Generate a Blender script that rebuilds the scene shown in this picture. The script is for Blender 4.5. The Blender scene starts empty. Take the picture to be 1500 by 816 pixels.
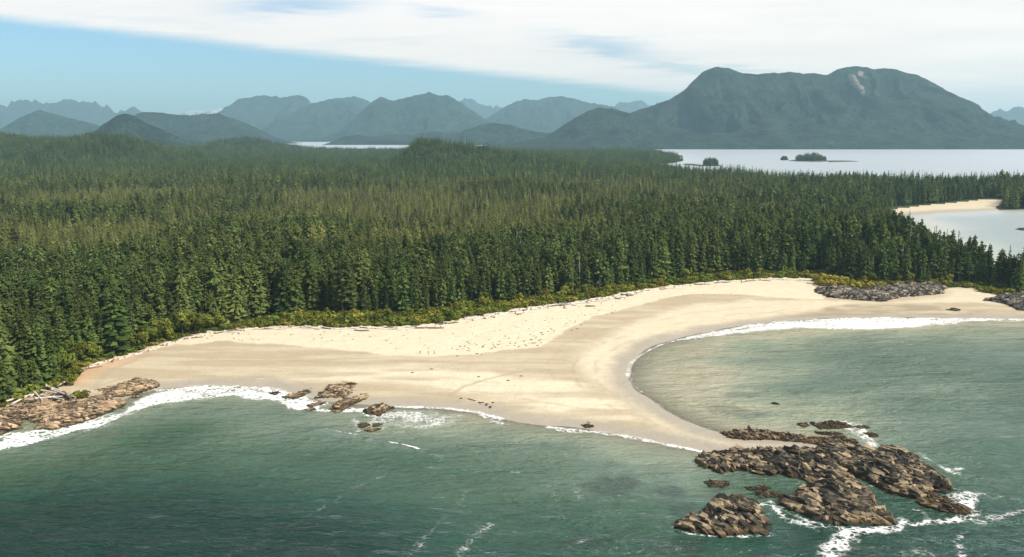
import bpy, bmesh, math, random
import numpy as np
from mathutils import Vector, Matrix

random.seed(7)
RNG = np.random.default_rng(7)
SC = bpy.context.scene
COL = SC.collection

# ------------------------------------------------------------------ camera
F, CX, CY, YH, H = 1300.0, 750.0, 408.0, 193.0, 115.0     # focal length and horizon row for a 1500 px wide picture, eye height
PITCH = math.atan((CY - YH) / F)
cam_d = bpy.data.cameras.new('camera')
cam_d.sensor_width = 36.0
cam_d.lens = 36.0 * F / 1500.0
cam_d.clip_start = 1.0
cam_d.clip_end = 90000.0
cam = bpy.data.objects.new('camera', cam_d)
COL.objects.link(cam)
cam.location = (0, 0, H)
cam.rotation_euler = (math.pi / 2 - PITCH, 0, 0)
SC.camera = cam
SC.render.resolution_x, SC.render.resolution_y = 1024, 557

# ------------------------------------------------------------------ light and exposure
SUN_DIR = Vector((0.88, -0.38, 0.0)).normalized()
SUN_EL = math.radians(47)
SUN_VEC = Vector((SUN_DIR.x * math.cos(SUN_EL), SUN_DIR.y * math.cos(SUN_EL), math.sin(SUN_EL)))
sd = bpy.data.lights.new('sun', 'SUN')
sd.energy = 5.0
sd.angle = math.radians(0.5)
sd.color = (1.0, 0.91, 0.77)
sun = bpy.data.objects.new('sun', sd)
COL.objects.link(sun)
sun.rotation_euler = SUN_VEC.to_track_quat('Z', 'Y').to_euler()
SC.view_settings.view_transform = 'Standard'
SC.view_settings.look = 'None'
SC.view_settings.exposure = 0.36
SC.view_settings.gamma = 1.0
SC.render.engine = 'CYCLES'
SC.cycles.use_denoising = True
SC.cycles.sample_clamp_direct = 3.0
SC.cycles.sample_clamp_indirect = 2.0
SC.cycles.max_bounces = 5
SC.cycles.diffuse_bounces = 2
SC.cycles.glossy_bounces = 2
SC.cycles.transmission_bounces = 2
SC.cycles.transparent_max_bounces = 8
SC.cycles.volume_bounces = 0
SC.cycles.caustics_reflective = False
SC.cycles.caustics_refractive = False


def ray(px, py):
    """Unit-depth direction through a point of the photograph."""
    u, v = (px - CX) / F, (CY - py) / F
    c, s = math.cos(PITCH), math.sin(PITCH)
    return Vector((u, c + v * s, -s + v * c))


def at(px, py, z=0.0):
    d = ray(px, py)
    t = (z - H) / d.z
    return Vector((d.x * t, d.y * t, z))


def at_dist(px, py, Y):
    d = ray(px, py)
    t = Y / d.y
    return Vector((d.x * t, Y, H + d.z * t))


def project(x, y, z):
    c, s = math.cos(PITCH), math.sin(PITCH)
    dz = z - H
    depth = y * c - dz * s
    up = y * s + dz * c
    return CX + F * x / depth, CY - F * up / depth


# ------------------------------------------------------------------ node helpers
class NT:
    def __init__(self, tree):
        self.t = tree
        self.n = tree.nodes
        self.l = tree.links

    def add(self, kind, **kw):
        nd = self.n.new(kind)
        for k, v in kw.items():
            setattr(nd, k, v)
        return nd

    def set(self, sock, v):
        if v is None:
            return
        if isinstance(v, bpy.types.NodeSocket):
            self.l.new(v, sock)
        elif isinstance(v, (tuple, list)) and len(v) == 3 and sock.type == 'RGBA':
            sock.default_value = (*v, 1)
        else:
            sock.default_value = v

    def math(self, op, a, b=None, c=None, clamp=False):
        nd = self.add('ShaderNodeMath', operation=op, use_clamp=clamp)
        for i, v in enumerate((a, b, c)):
            self.set(nd.inputs[i], v) if v is not None else None
        return nd.outputs[0]

    def vmath(self, op, a, b=None):
        nd = self.add('ShaderNodeVectorMath', operation=op)
        self.set(nd.inputs[0], a)
        if b is not None:
            self.set(nd.inputs[1], b)
        return nd.outputs['Value'] if op in ('DOT_PRODUCT', 'LENGTH', 'DISTANCE') else nd.outputs[0]

    def mix(self, fac, a, b, blend='MIX'):
        nd = self.add('ShaderNodeMix', data_type='RGBA', blend_type=blend)
        self.set(nd.inputs['Factor'], fac)
        self.set(nd.inputs[6], a)
        self.set(nd.inputs[7], b)
        return nd.outputs[2]

    def maprange(self, v, a, b, c=0.0, d=1.0, smooth=False):
        nd = self.add('ShaderNodeMapRange')
        nd.interpolation_type = 'SMOOTHSTEP' if smooth else 'LINEAR'
        self.set(nd.inputs[0], v)
        for i, q in enumerate((a, b, c, d)):
            self.set(nd.inputs[i + 1], q)
        return nd.outputs[0]

    def noise(self, vec, scale, detail=3.0, rough=0.55, dist=0.0):
        nd = self.add('ShaderNodeTexNoise')
        if vec is not None:
            self.l.new(vec, nd.inputs['Vector'])
        nd.inputs['Scale'].default_value = scale
        nd.inputs['Detail'].default_value = detail
        nd.inputs['Roughness'].default_value = rough
        nd.inputs['Distortion'].default_value = dist
        return nd.outputs['Fac']

    def mapping(self, vec, rot=(0, 0, 0), scale=(1, 1, 1), loc=(0, 0, 0)):
        nd = self.add('ShaderNodeMapping')
        self.l.new(vec, nd.inputs[0])
        nd.inputs['Location'].default_value = loc
        nd.inputs['Rotation'].default_value = rot
        nd.inputs['Scale'].default_value = scale
        return nd.outputs[0]

    def ramp(self, fac, stops, interp='LINEAR'):
        nd = self.add('ShaderNodeValToRGB')
        nd.color_ramp.interpolation = interp
        els = nd.color_ramp.elements
        while len(els) < len(stops):
            els.new(0.5)
        for e, (p, c) in zip(els, stops):
            e.position = p
            e.color = (*c, 1) if len(c) == 3 else c
        self.set(nd.inputs[0], fac)
        return nd.outputs[0]

    def attr(self, name, kind='GEOMETRY'):
        nd = self.add('ShaderNodeAttribute', attribute_name=name)
        nd.attribute_type = kind
        return nd

    def bump(self, height, strength=1.0, distance=1.0, normal=None):
        nd = self.add('ShaderNodeBump')
        self.set(nd.inputs['Height'], height)
        nd.inputs['Strength'].default_value = strength
        nd.inputs['Distance'].default_value = distance
        if normal is not None:
            self.l.new(normal, nd.inputs['Normal'])
        return nd.outputs[0]


def material(name):
    m = bpy.data.materials.new(name)
    m.use_nodes = True
    m.node_tree.nodes.clear()
    nt = NT(m.node_tree)
    out = nt.add('ShaderNodeOutputMaterial')
    return m, nt, out


def principled(nt, out, color, rough=0.8, normal=None, spec=0.3):
    b = nt.add('ShaderNodeBsdfPrincipled')
    nt.set(b.inputs['Base Color'], color)
    nt.set(b.inputs['Roughness'], rough)
    nt.set(b.inputs['Specular IOR Level'], spec)
    if normal is not None:
        nt.l.new(normal, b.inputs['Normal'])
    nt.l.new(b.outputs[0], out.inputs[0])
    return b


# ------------------------------------------------------------------ world: Nishita sky with a high sheet of cloud
W = bpy.data.worlds.new('World')
SC.world = W
W.use_nodes = True
W.node_tree.nodes.clear()
nt = NT(W.node_tree)
wout = nt.add('ShaderNodeOutputWorld')
bg = nt.add('ShaderNodeBackground')
SKY_K = 0.10
bg.inputs[1].default_value = SKY_K
sky = nt.add('ShaderNodeTexSky', sky_type='NISHITA')
sky.sun_disc = False
sky.sun_elevation = SUN_EL
sky.sun_rotation = math.atan2(SUN_VEC.x, SUN_VEC.y)
sky.altitude = 100
sky.air_density = 1.0
sky.dust_density = 0.6
sky.ozone_density = 2.0
d = nt.add('ShaderNodeTexCoord').outputs['Generated']
r1, r2 = ray(0, 34), ray(960, 141)
edge_n = r2.cross(r1).normalized()
if edge_n.z < 0:
    edge_n = -edge_n
side = nt.vmath('DOT_PRODUCT', d, tuple(edge_n))
sx = nt.add('ShaderNodeSeparateXYZ')
nt.l.new(d, sx.inputs[0])
zz = nt.math('MAXIMUM', sx.outputs[2], 0.0)
zz = nt.math('ADD', zz, 0.06)
cxn = nt.add('ShaderNodeCombineXYZ')
nt.l.new(nt.math('DIVIDE', sx.outputs[0], zz), cxn.inputs[0])
nt.l.new(nt.math('DIVIDE', sx.outputs[1], zz), cxn.inputs[1])
plane = cxn.outputs[0]
streak = nt.mapping(plane, rot=(0, 0, math.radians(-32)), scale=(0.5, 0.9, 1))
n_big = nt.noise(streak, 0.9, 5.0, 0.55, 0.6)
n_fine = nt.noise(streak, 3.2, 5.0, 0.6, 0.4)
edge = nt.math('ADD', side, nt.math('MULTIPLY', nt.math('SUBTRACT', n_fine, 0.5), 0.008))
cover = nt.maprange(edge, -0.002, 0.013, 0, 1, smooth=True)
# gaps in the sheet where the blue shows through
wy = nt.math('MAXIMUM', sx.outputs[1], 0.05)
gu, gv = nt.math('DIVIDE', sx.outputs[0], wy), nt.math('DIVIDE', sx.outputs[2], wy)
gu = nt.math('ADD', gu, nt.math('MULTIPLY', nt.math('SUBTRACT', n_big, 0.5), 0.10))
gv = nt.math('ADD', gv, nt.math('MULTIPLY', nt.math('SUBTRACT', n_fine, 0.5), 0.035))
thin = None
for (gx, gy, ga, gb, sl, am) in ((890, 68, 85, 11, 0.14, 0.75), (985, 96, 80, 9, 0.10, 0.62), (425, 6, 85, 16, -0.05, 0.75), (622, 15, 50, 8, 0.12, 0.42), (560, 60, 90, 6, -0.05, 0.22), (230, 28, 110, 7, 0.1, 0.16), (1080, 104, 60, 7, 0.05, 0.6), (330, 62, 160, 5, 0.1, 0.2)):
    gd = ray(gx, gy)
    du = nt.math('SUBTRACT', gu, gd.x / gd.y)
    dv = nt.math('ADD', nt.math('SUBTRACT', gv, gd.z / gd.y), nt.math('MULTIPLY', du, sl))
    q = nt.math('ADD', nt.math('POWER', nt.math('DIVIDE', du, ga / F), 2.0), nt.math('POWER', nt.math('DIVIDE', dv, gb / F), 2.0))
    e = nt.math('MULTIPLY', nt.math('EXPONENT', nt.math('MULTIPLY', q, -1.0)), am)
    thin = e if thin is None else nt.math('MAXIMUM', thin, e)
thin = nt.math('MULTIPLY', thin, nt.math('GREATER_THAN', sx.outputs[1], 0.05))
thin = nt.math('MULTIPLY', thin, nt.maprange(n_fine, 0.30, 0.62, 0.55, 1.0, smooth=True))
dens = nt.math('MULTIPLY', cover, nt.math('SUBTRACT', 1.0, thin))
veil = nt.maprange(n_fine, 0.3, 0.7, 0.985, 1.0)
dens = nt.math('MULTIPLY', dens, veil)
# a thin sheet: dense along the slanting view near the horizon, thinner overhead
elev = nt.math('MAXIMUM', sx.outputs[2], 0.03)
dens = nt.math('MULTIPLY', dens, nt.math('SUBTRACT', 1.0, nt.math('EXPONENT', nt.math('DIVIDE', -0.27, elev))))
cl_v = nt.math('MULTIPLY', nt.maprange(n_big, 0.25, 0.7, 1.06, 0.93), nt.maprange(n_fine, 0.25, 0.75, 0.985, 1.015))
cloud_col = nt.vmath('SCALE', (0.0, 0.0, 0.0))
cloud = nt.add('ShaderNodeVectorMath', operation='SCALE')
cloud.inputs[0].default_value = (10.1, 9.15, 8.4)
nt.l.new(cl_v, cloud.inputs['Scale'])
skycol = nt.mix(1.0, sky.outputs[0], (0.74, 0.97, 1.14), 'MULTIPLY')
final = nt.mix(dens, skycol, cloud.outputs[0])
nt.l.new(final, bg.inputs[0])
nt.l.new(bg.outputs[0], wout.inputs[0])


# ------------------------------------------------------------------ numpy noise and distance fields
def _hash(ix, iy, seed):
    h = (ix.astype(np.int64) * 374761393 + iy.astype(np.int64) * 668265263 + seed * 2147483647) & 0xFFFFFFFF
    h = ((h ^ (h >> 13)) * 1274126177) & 0xFFFFFFFF
    h = ((h ^ (h >> 16)) * 2246822519) & 0xFFFFFFFF
    return ((h ^ (h >> 15)) & 0xFFFFFF) / float(0xFFFFFF)


def vnoise(x, y, seed=0):
    ix, iy = np.floor(x), np.floor(y)
    fx, fy = x - ix, y - iy
    fx = fx * fx * fx * (fx * (fx * 6 - 15) + 10)
    fy = fy * fy * fy * (fy * (fy * 6 - 15) + 10)
    a, b = _hash(ix, iy, seed), _hash(ix + 1, iy, seed)
    c, e = _hash(ix, iy + 1, seed), _hash(ix + 1, iy + 1, seed)
    return (a + (b - a) * fx) * (1 - fy) + (c + (e - c) * fx) * fy


def fbm(x, y, seed=0, octs=4, gain=0.5):
    v, amp, tot = 0.0, 1.0, 0.0
    for i in range(octs):
        v = v + amp * vnoise(x * 2 ** i + 17.3 * i, y * 2 ** i - 9.1 * i, seed + i)
        tot += amp
        amp *= gain
    return v / tot


def ridged(x, y, seed=0, octs=4, gain=0.55):
    v, amp, tot = 0.0, 1.0, 0.0
    for i in range(octs):
        v = v + amp * (1 - np.abs(2 * vnoise(x * 2 ** i + 7.7 * i, y * 2 ** i + 3.3 * i, seed + i) - 1))
        tot += amp
        amp *= gain
    return v / tot


def worley(x, y, seed=0):
    """distance to the nearest and second nearest cell points and a random value of the nearest cell"""
    ix, iy = np.floor(x), np.floor(y)
    f1 = np.full(x.shape, 9.0)
    f2 = np.full(x.shape, 9.0)
    val = np.zeros(x.shape)
    dxs = np.zeros(x.shape)
    dys = np.zeros(x.shape)
    for i in (-1, 0, 1):
        for j in (-1, 0, 1):
            px, py = ix + i, iy + j
            ox = px + _hash(px, py, seed) - x
            oy = py + _hash(px, py, seed + 11) - y
            dd = np.sqrt(ox ** 2 + oy ** 2)
            near = dd < f1
            f2 = np.where(near, f1, np.minimum(f2, dd))
            val = np.where(near, _hash(px, py, seed + 23), val)
            dxs = np.where(near, ox, dxs)
            dys = np.where(near, oy, dys)
            f1 = np.where(near, dd, f1)
    return f1, f2, val, dxs, dys


def sstep(a, b, x):
    t = np.clip((x - a) / (b - a), 0, 1)
    return t * t * (3 - 2 * t)


def sd_poly(X, Y, poly):
    """signed distance to a polygon, positive inside"""
    P = np.asarray(poly, float)
    d2 = np.full(X.shape, 1e18)
    ins = np.zeros(X.shape, bool)
    for (ax, ay), (bx, by) in zip(P, np.roll(P, -1, axis=0)):
        ex, ey = bx - ax, by - ay
        L = ex * ex + ey * ey + 1e-12
        t = np.clip(((X - ax) * ex + (Y - ay) * ey) / L, 0, 1)
        qx, qy = X - ax - t * ex, Y - ay - t * ey
        d2 = np.minimum(d2, qx * qx + qy * qy)
        c = (ay > Y) != (by > Y)
        if ay != by:
            ins ^= c & (X < (bx - ax) * (Y - ay) / (by - ay) + ax)
    d_ = np.sqrt(d2)
    return np.where(ins, d_, -d_)


def d_line(X, Y, line):
    P = np.asarray(line, float)
    d2 = np.full(X.shape, 1e18)
    for (ax, ay), (bx, by) in zip(P[:-1], P[1:]):
        ex, ey = bx - ax, by - ay
        L = ex * ex + ey * ey + 1e-12
        t = np.clip(((X - ax) * ex + (Y - ay) * ey) / L, 0, 1)
        d2 = np.minimum(d2, (X - ax - t * ex) ** 2 + (Y - ay - t * ey) ** 2)
    return np.sqrt(d2)


def W2(pts, z=0.0):
    return [tuple(at(p[0], p[1], z if len(p) < 3 else p[2])[:2]) for p in pts]


# ------------------------------------------------------------------ mesh helpers
def new_mesh(name, verts, faces, smooth=True):
    me = bpy.data.meshes.new(name)
    verts = np.asarray(verts, np.float32)
    faces = np.asarray(faces, np.int32)
    nv, nf, k = len(verts), len(faces), faces.shape[1]
    me.vertices.add(nv)
    me.vertices.foreach_set('co', verts.ravel())
    me.loops.add(nf * k)
    me.loops.foreach_set('vertex_index', faces.ravel())
    me.polygons.add(nf)
    me.polygons.foreach_set('loop_start', np.arange(0, nf * k, k, dtype=np.int32))
    me.polygons.foreach_set('use_smooth', np.full(nf, smooth))
    me.update(calc_edges=True)
    return me


def set_attr(me, name, data, kind='FLOAT', domain='POINT'):
    a = me.attributes.new(name, kind, domain)
    key = 'color' if kind == 'FLOAT_COLOR' else ('vector' if kind == 'FLOAT_VECTOR' else 'value')
    a.data.foreach_set(key, np.asarray(data, np.int32 if kind == 'INT' else np.float32).ravel())


def link(name, me, mats=(), parent=None):
    o = bpy.data.objects.new(name, me)
    COL.objects.link(o)
    if me is not None and hasattr(me, 'materials') and not me.materials:
        for m in (mats if isinstance(mats, (list, tuple)) else [mats]):
            me.materials.append(m)
    if parent is not None:
        o.parent = parent
    return o


def tag(o, label=None, cat=None, group=None, kind=None):
    if label:
        o['label'] = label
    if cat:
        o['category'] = cat
    if group:
        o['group'] = group
    if kind:
        o['kind'] = kind
    return o


def grid_faces(nr, nc):
    i = np.arange(nr * nc).reshape(nr, nc)
    return np.stack([i[:-1, :-1], i[:-1, 1:], i[1:, 1:], i[1:, :-1]], -1).reshape(-1, 4)


def compact(verts, faces, keep):
    f = faces[keep]
    used = np.unique(f)
    remap = np.zeros(len(verts), np.int64)
    remap[used] = np.arange(len(used))
    return verts[used], remap[f], used


# ------------------------------------------------------------------ the shape of the land
SHORE = [(-900, 720), (-400, 650), (-100, 636), (0, 622), (60, 606), (120, 600), (165, 590), (200, 578), (232, 570), (300, 565), (380, 566), (430, 575), (470, 585), (520, 592),
         (560, 594), (600, 595), (645, 597), (690, 602), (740, 613), (800, 624), (860, 630), (920, 639), (975, 650), (1030, 661), (1065, 668), (1120, 668), (1190, 660), (1210, 652),
         (1160, 646), (1080, 641), (1040, 630), (1005, 617), (970, 599), (938, 577), (921, 556), (920, 541), (934, 521), (958, 507), (1000, 494), (1060, 482), (1120, 473),
         (1200, 466), (1300, 464), (1400, 466), (1500, 467), (1650, 469), (1800, 468), (1900, 440), (1900, 434), (1650, 430), (1500, 416), (1440, 398), (1400, 379), (1360, 358),
         (1322, 334), (1320, 315), (1390, 310), (1500, 306.5), (1560, 309), (1650, 306), (1900, 300), (1900, 276), (1500, 276), (1300, 277), (1150, 272), (1020, 262), (985, 252), (960, 245),
         (925, 243), (985, 239), (1000, 236), (985, 229), (950, 224), (800, 223), (600, 223), (430, 223), (200, 222), (-300, 222), (-900, 222)]
LAND = W2(SHORE)
# where the woods begin (their seaward edge stands on ground about 3 m high)
FRONT = [(-900, 690, 3), (-400, 622, 3), (-100, 606, 4), (0, 590, 4), (45, 575, 4), (84, 562, 3), (92, 546, 3), (130, 532, 3), (190, 517, 3), (240, 501, 3), (300, 487, 3), (345, 482, 3), (400, 477, 3), (450, 477, 3),
         (500, 479, 3), (560, 478, 3), (620, 476, 3), (665, 469, 3), (720, 459, 3), (765, 451, 3), (830, 443, 3), (880, 435, 3), (940, 424, 3), (1000, 416, 3), (1060, 411, 3), (1130, 407, 3),
         (1188, 408, 3), (1202, 417, 4), (1262, 421, 5), (1320, 419, 5), (1400, 418, 4), (1442, 420, 3), (1466, 429, 4), (1500, 432, 4), (1650, 438, 4), (1850, 432, 3)]
SHOREWARD = W2(FRONT + [(2100, 460), (2100, 900), (-900, 900)])
COVE = W2([(1285, 318), (1300, 307), (1335, 303), (1400, 297), (1440, 293), (1481, 293), (1478, 301), (1470, 306), (1500, 315), (1400, 322), (1310, 328)])


def gauss(X, Y, px, D, hgt, sxm, sym):
    c = at_dist(px, 250, D)
    return hgt * np.exp(-((X - c.x) / sxm) ** 2 * 0.5 - ((Y - D) / sym) ** 2 * 0.5)


def hills(X, Y):
    h = gauss(X, Y, -90, 3300, 88, 430, 420) + gauss(X, Y, 155, 2900, 70, 130, 260) + gauss(X, Y, 70, 3100, 26, 150, 250)
    h += gauss(X, Y, 355, 4550, 62, 170, 260) + gauss(X, Y, 614, 2450, 52, 42, 130) + gauss(X, Y, 672, 2480, 56, 78, 160) + gauss(X, Y, 775, 2500, 32, 100, 170)
    h += gauss(X, Y, 1290, 740, 11, 75, 60) + gauss(X, Y, 1400, 690, 6, 70, 30) + gauss(X, Y, 950, 3500, 10, 250, 300) + gauss(X, Y, 1330, 1900, 6, 300, 150)
    return h


def terrain(X, Y):
    """height, signed distance to the shore, signed distance to the woods' edge"""
    d_ = sd_poly(X, Y, LAND)
    near = Y < 1300
    dn = d_ + near * (fbm(X / 26, Y / 26, 5, 3) - 0.5) * 5.0
    w = np.minimum(np.minimum(d_ - 7.0, -sd_poly(X, Y, SHOREWARD)), -sd_poly(X, Y, COVE))
    h = np.where(dn > 0, 3.1 * (1 - np.exp(-np.maximum(dn, 0) / 42.0)), dn * 0.045)
    h = np.maximum(h, -6.5)
    h = h + sstep(8, 60, dn) * (fbm(X / 14, Y / 14, 9, 3) - 0.5) * 0.5
    inl = sstep(0, 90, w)
    h = h + inl * (2.0 + hills(X, Y) + (fbm(X / 160, Y / 160, 31, 3) - 0.45) * 12.0 * sstep(20, 260, w))
    return h, dn, w


def height_at(x, y):
    h, _, _ = terrain(np.array([float(x)]), np.array([float(y)]))
    return float(h[0])


# ------------------------------------------------------------------ beach and forest floor
rows = [230.0]
while rows[-1] < 1000:
    rows.append(rows[-1] * 1.0036)
while rows[-1] < 5600:
    rows.append(rows[-1] * 1.016)
rows = np.array(rows)
tan_c = np.concatenate([np.linspace(-0.95, -0.62, 20, endpoint=False), np.linspace(-0.62, 0.62, 470), np.linspace(0.64, 0.95, 20)])
GX = rows[:, None] * tan_c[None, :]
GY = np.repeat(rows[:, None], len(tan_c), 1)
hz, dn, wd = terrain(GX.ravel(), GY.ravel())
V = np.stack([GX.ravel(), GY.ravel(), hz], 1)
Fq = grid_faces(len(rows), len(tan_c))
fz = hz[Fq].max(1)
fw = wd[Fq].min(1)
fwx = wd[Fq].max(1)
fw = np.where(GY.ravel()[Fq].min(1) > 1250, fwx + 14, fw)
vb, fb, ub = compact(V, Fq, (fz > -4.5) & (fw < 6))
vf, ff, uf = compact(V, Fq, (fz > -4.5) & (fw >= 6))

DRY_A = [(150, 528), (230, 506), (300, 488), (345, 482), (420, 477), (500, 479), (560, 477), (640, 471), (700, 462), (760, 450), (830, 442), (900, 430), (980, 417), (1060, 409), (1190, 406), (1196, 418), (1210, 440),
         (1130, 436), (1075, 432), (1020, 432), (980, 436), (945, 446), (905, 458), (870, 464), (835, 480), (808, 498), (785, 510), (740, 515), (680, 521), (630, 524), (570, 522), (500, 514), (420, 507), (330, 501), (250, 507), (190, 520)]
DRY_B = [(1000, 448), (965, 462), (905, 484), (862, 508), (840, 526), (846, 546), (868, 560), (900, 575), (920, 600), (960, 625), (1010, 645), (1060, 655), (1190, 655), (1190, 650), (1075, 644), (1030, 632), (990, 615), (950, 592),
         (918, 565), (910, 545), (925, 517), (960, 498), (1010, 484), (1070, 472), (1140, 461), (1215, 452), (1300, 446), (1420, 444), (1500, 448), (1500, 436), (1440, 422), (1390, 424), (1380, 436), (1290, 444), (1200, 440), (1100, 440)]
MID_C = [(500, 545), (600, 540), (700, 548), (760, 556), (840, 558), (900, 585), (960, 620), (880, 610), (780, 598), (700, 585), (650, 572), (560, 560), (480, 558), (430, 556)]
RED_D = [(88, 556), (95, 545), (140, 530), (200, 516), (230, 512), (190, 530), (150, 546), (120, 560), (100, 566)]
DARK_E = [(1190, 458), (1240, 447), (1330, 447), (1400, 452), (1450, 457), (1400, 461), (1300, 460), (1160, 463)]
TAN_F = [(830, 520), (800, 535), (740, 530), (640, 536), (540, 530), (440, 524), (350, 518), (270, 522), (350, 505), (450, 510), (560, 524), (640, 526), (720, 520), (790, 512), (830, 485), (880, 466), (950, 446), (1010, 440), (990, 452), (940, 464), (880, 490)]
bx, by = vb[:, 0], vb[:, 1]
wob = (fbm(bx / 16, by / 16, 41, 4) - 0.5) * 10
wob2 = (fbm(bx / 5, by / 5, 43, 3) - 0.5) * 4
dryA = sstep(-2.0, 2.0, sd_poly(bx, by, W2(DRY_A, 2)) + wob * 0.6 + wob2)
dryB = sstep(-7, 7, sd_poly(bx, by, W2(DRY_B, 1.6)) + wob + wob2) * 0.78
midC = sstep(-9, 9, sd_poly(bx, by, W2(MID_C, 1.2)) + wob * 1.4) * (0.25 + 0.7 * sstep(.35, .65, fbm(bx / 45, by / 8, 49, 3)))
tanF = sstep(-6, 6, sd_poly(bx, by, W2(TAN_F, 1.8)) + wob + wob2)
streak = fbm(bx / 60 + by / 200, by / 7, 47, 4)
dry = np.maximum(np.maximum(dryA, dryB), midC + 0.34 * sstep(0.45, 0.62, streak))
dry = np.where(by > 1000, 0.65 * sstep(8, 30, dn[ub]), dry)
red = sstep(-6, 8, sd_poly(bx, by, W2(RED_D, 2)) + wob)
dark = sstep(-5, 5, sd_poly(bx, by, W2(DARK_E, 0.9)) + wob * 1.2 + wob2) * sstep(0.30, 0.5, fbm(bx / 22, by / 9, 61, 3))
dsh = dn[ub]
wet = sstep(-4, 2, dsh + 2) * sstep(17, 4, dsh + (fbm(bx / 12, by / 12, 71, 3) - 0.5) * 9)
track = [(657, 577), (680, 565), (705, 558), (740, 550), (775, 542)]
dtr = d_line(bx, by, W2(track, 1.8))
trk = sstep(1.7, 0.8, dtr + wob2 * 0.15)
stream = [(140, 566), (148, 555), (158, 546), (185, 534), (215, 524)]
trk = np.maximum(trk, 0.8 * sstep(2.6, 1.0, d_line(bx, by, W2(stream, 1.5)) + wob2 * 0.2))

m_sand, nt, out = material('sand')
pos = nt.add('ShaderNodeNewGeometry').outputs['Position']
a1 = nt.attr('sand_mix')
sep = nt.add('ShaderNodeSeparateColor')
nt.l.new(a1.outputs['Color'], sep.inputs[0])
a2 = nt.attr('sand_marks')
sep2 = nt.add('ShaderNodeSeparateColor')
nt.l.new(a2.outputs['Color'], sep2.inputs[0])
n1 = nt.noise(pos, 0.12, 6, 0.65)
n2 = nt.noise(pos, 1.1, 4, 0.65)
n3 = nt.noise(nt.mapping(pos, rot=(0, 0, 0.2), scale=(0.25, 1.0, 1)), 0.25, 4, 0.6)
dryf = nt.math('ADD', sep.outputs[0], nt.math('MULTIPLY', nt.math('SUBTRACT', n3, 0.5), 0.55), clamp=True)
damp_c = nt.mix(n1, (0.285, 0.226, 0.134), (0.348, 0.283, 0.178))
dry_c = nt.mix(n1, (0.545, 0.475, 0.330), (0.635, 0.568, 0.412))
c = nt.mix(dryf, damp_c, dry_c)
wet_c = nt.mix(n3, (0.235, 0.205, 0.155), (0.30, 0.265, 0.205))
c = nt.mix(sep.outputs[1], c, wet_c)
c = nt.mix(nt.math('MULTIPLY', sep.outputs[2], nt.maprange(n3, 0.3, 0.65, 0.25, 0.85)), c, (0.50, 0.245, 0.095))
c = nt.mix(nt.math('MULTIPLY', sep2.outputs[0], 1.0), c, (0.21, 0.165, 0.095))
c = nt.mix(nt.math('MULTIPLY', sep2.outputs[1], 0.55), c, (0.26, 0.205, 0.13))
# scattered litter on the upper beach
lit = nt.maprange(nt.noise(pos, 0.8, 4, 0.75), 0.56, 0.64, 0, 1)
lit2 = nt.maprange(nt.noise(pos, 0.07, 2, 0.5), 0.45, 0.6, 0, 1)
litter = nt.math('MULTIPLY', nt.math('MULTIPLY', lit, lit2), sep2.outputs[2])
c = nt.mix(nt.math('MULTIPLY', litter, 0.75), c, (0.24, 0.19, 0.08))
c = nt.mix(0.20, c, nt.mix(n2, (0.2, 0.16, 0.1), (1.0, 0.9, 0.7)))
hgt = nt.math('ADD', nt.math('MULTIPLY', n2, 0.2), nt.math('MULTIPLY', n1, nt.math('ADD', 0.9, nt.math('MULTIPLY', sep.outputs[0], 1.6))))
nb = nt.bump(hgt, 0.55, 1.0)
rgh = nt.maprange(sep.outputs[1], 0, 1, 0.9, 0.42)
principled(nt, out, c, rgh, nb, 0.35)

wrack = np.zeros(len(bx))
for d0, am in ((15, .35), (24, .45), (38, .35), (52, .25)):
    off = d0 + (fbm(bx / 40, by / 40, 160 + d0, 3) - .5) * 14
    wrack = np.maximum(wrack, am * np.exp(-((dsh - off) / 0.9) ** 2) * sstep(.42, .6, fbm(bx / 14, by / 14, 170 + d0, 3)))
wrack *= (by < 900)
me = new_mesh('beach', vb, fb)
set_attr(me, 'sand_mix', np.stack([dry, wet, red, np.ones_like(dry)], 1), 'FLOAT_COLOR')
upper = np.clip(sstep(34, 6, -wd[ub]) * (wd[ub] < 8) + dryA * 0.4, 0, 1) * (by < 1000)
set_attr(me, 'sand_marks', np.stack([np.maximum(dark, wrack), trk, upper, np.ones_like(dry)], 1), 'FLOAT_COLOR')
beach = tag(link('beach', me, m_sand), 'pale sand beach and spit between the two bays, running down under the water', kind='structure')

m_floor, nt, out = material('forest_floor')
pos = nt.add('ShaderNodeNewGeometry').outputs['Position']
n1 = nt.noise(pos, 0.2, 4, 0.6)
c = nt.ramp(n1, [(0.3, (0.028, 0.03, 0.014)), (0.55, (0.05, 0.06, 0.024)), (0.8, (0.09, 0.085, 0.035))])
principled(nt, out, c, 0.95, nt.bump(n1, 0.6, 2.0), 0.1)
me = new_mesh('forest_floor', vf, ff)
tag(link('forest_floor', me, m_floor), 'dark mossy ground under the forest', kind='structure')


# ------------------------------------------------------------------ the sea
rw = [40.0]
while rw[-1] < 205:
    rw.append(rw[-1] * 1.02)
while rw[-1] < 720:
    rw.append(rw[-1] * 1.0036)
while rw[-1] < 28000:
    rw.append(rw[-1] * 1.03)
rw = np.array(rw)
tc = np.concatenate([np.linspace(-1.1, -0.64, 24, endpoint=False), np.linspace(-0.64, 0.64, 500), np.linspace(0.66, 1.1, 24)])
SX = (rw[:, None] * tc[None, :]).ravel()
SY = np.repeat(rw[:, None], len(tc), 1).ravel()


def swell(x, y):
    """long low swell running towards the beach, damped far away"""
    ph = (y + 0.10 * x + 30 * (fbm(x / 130, y / 130, 81, 2) - 0.5)) * 2 * math.pi
    a = 0.5 * np.sin(ph / 17.0) + 0.35 * np.sin(ph / 9.3 + 1.3 + 0.02 * x)
    n = fbm(x / 9, y / 4.0, 85, 3) - 0.5
    return (0.10 * a + 0.34 * n) * sstep(900, 500, y)


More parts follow.
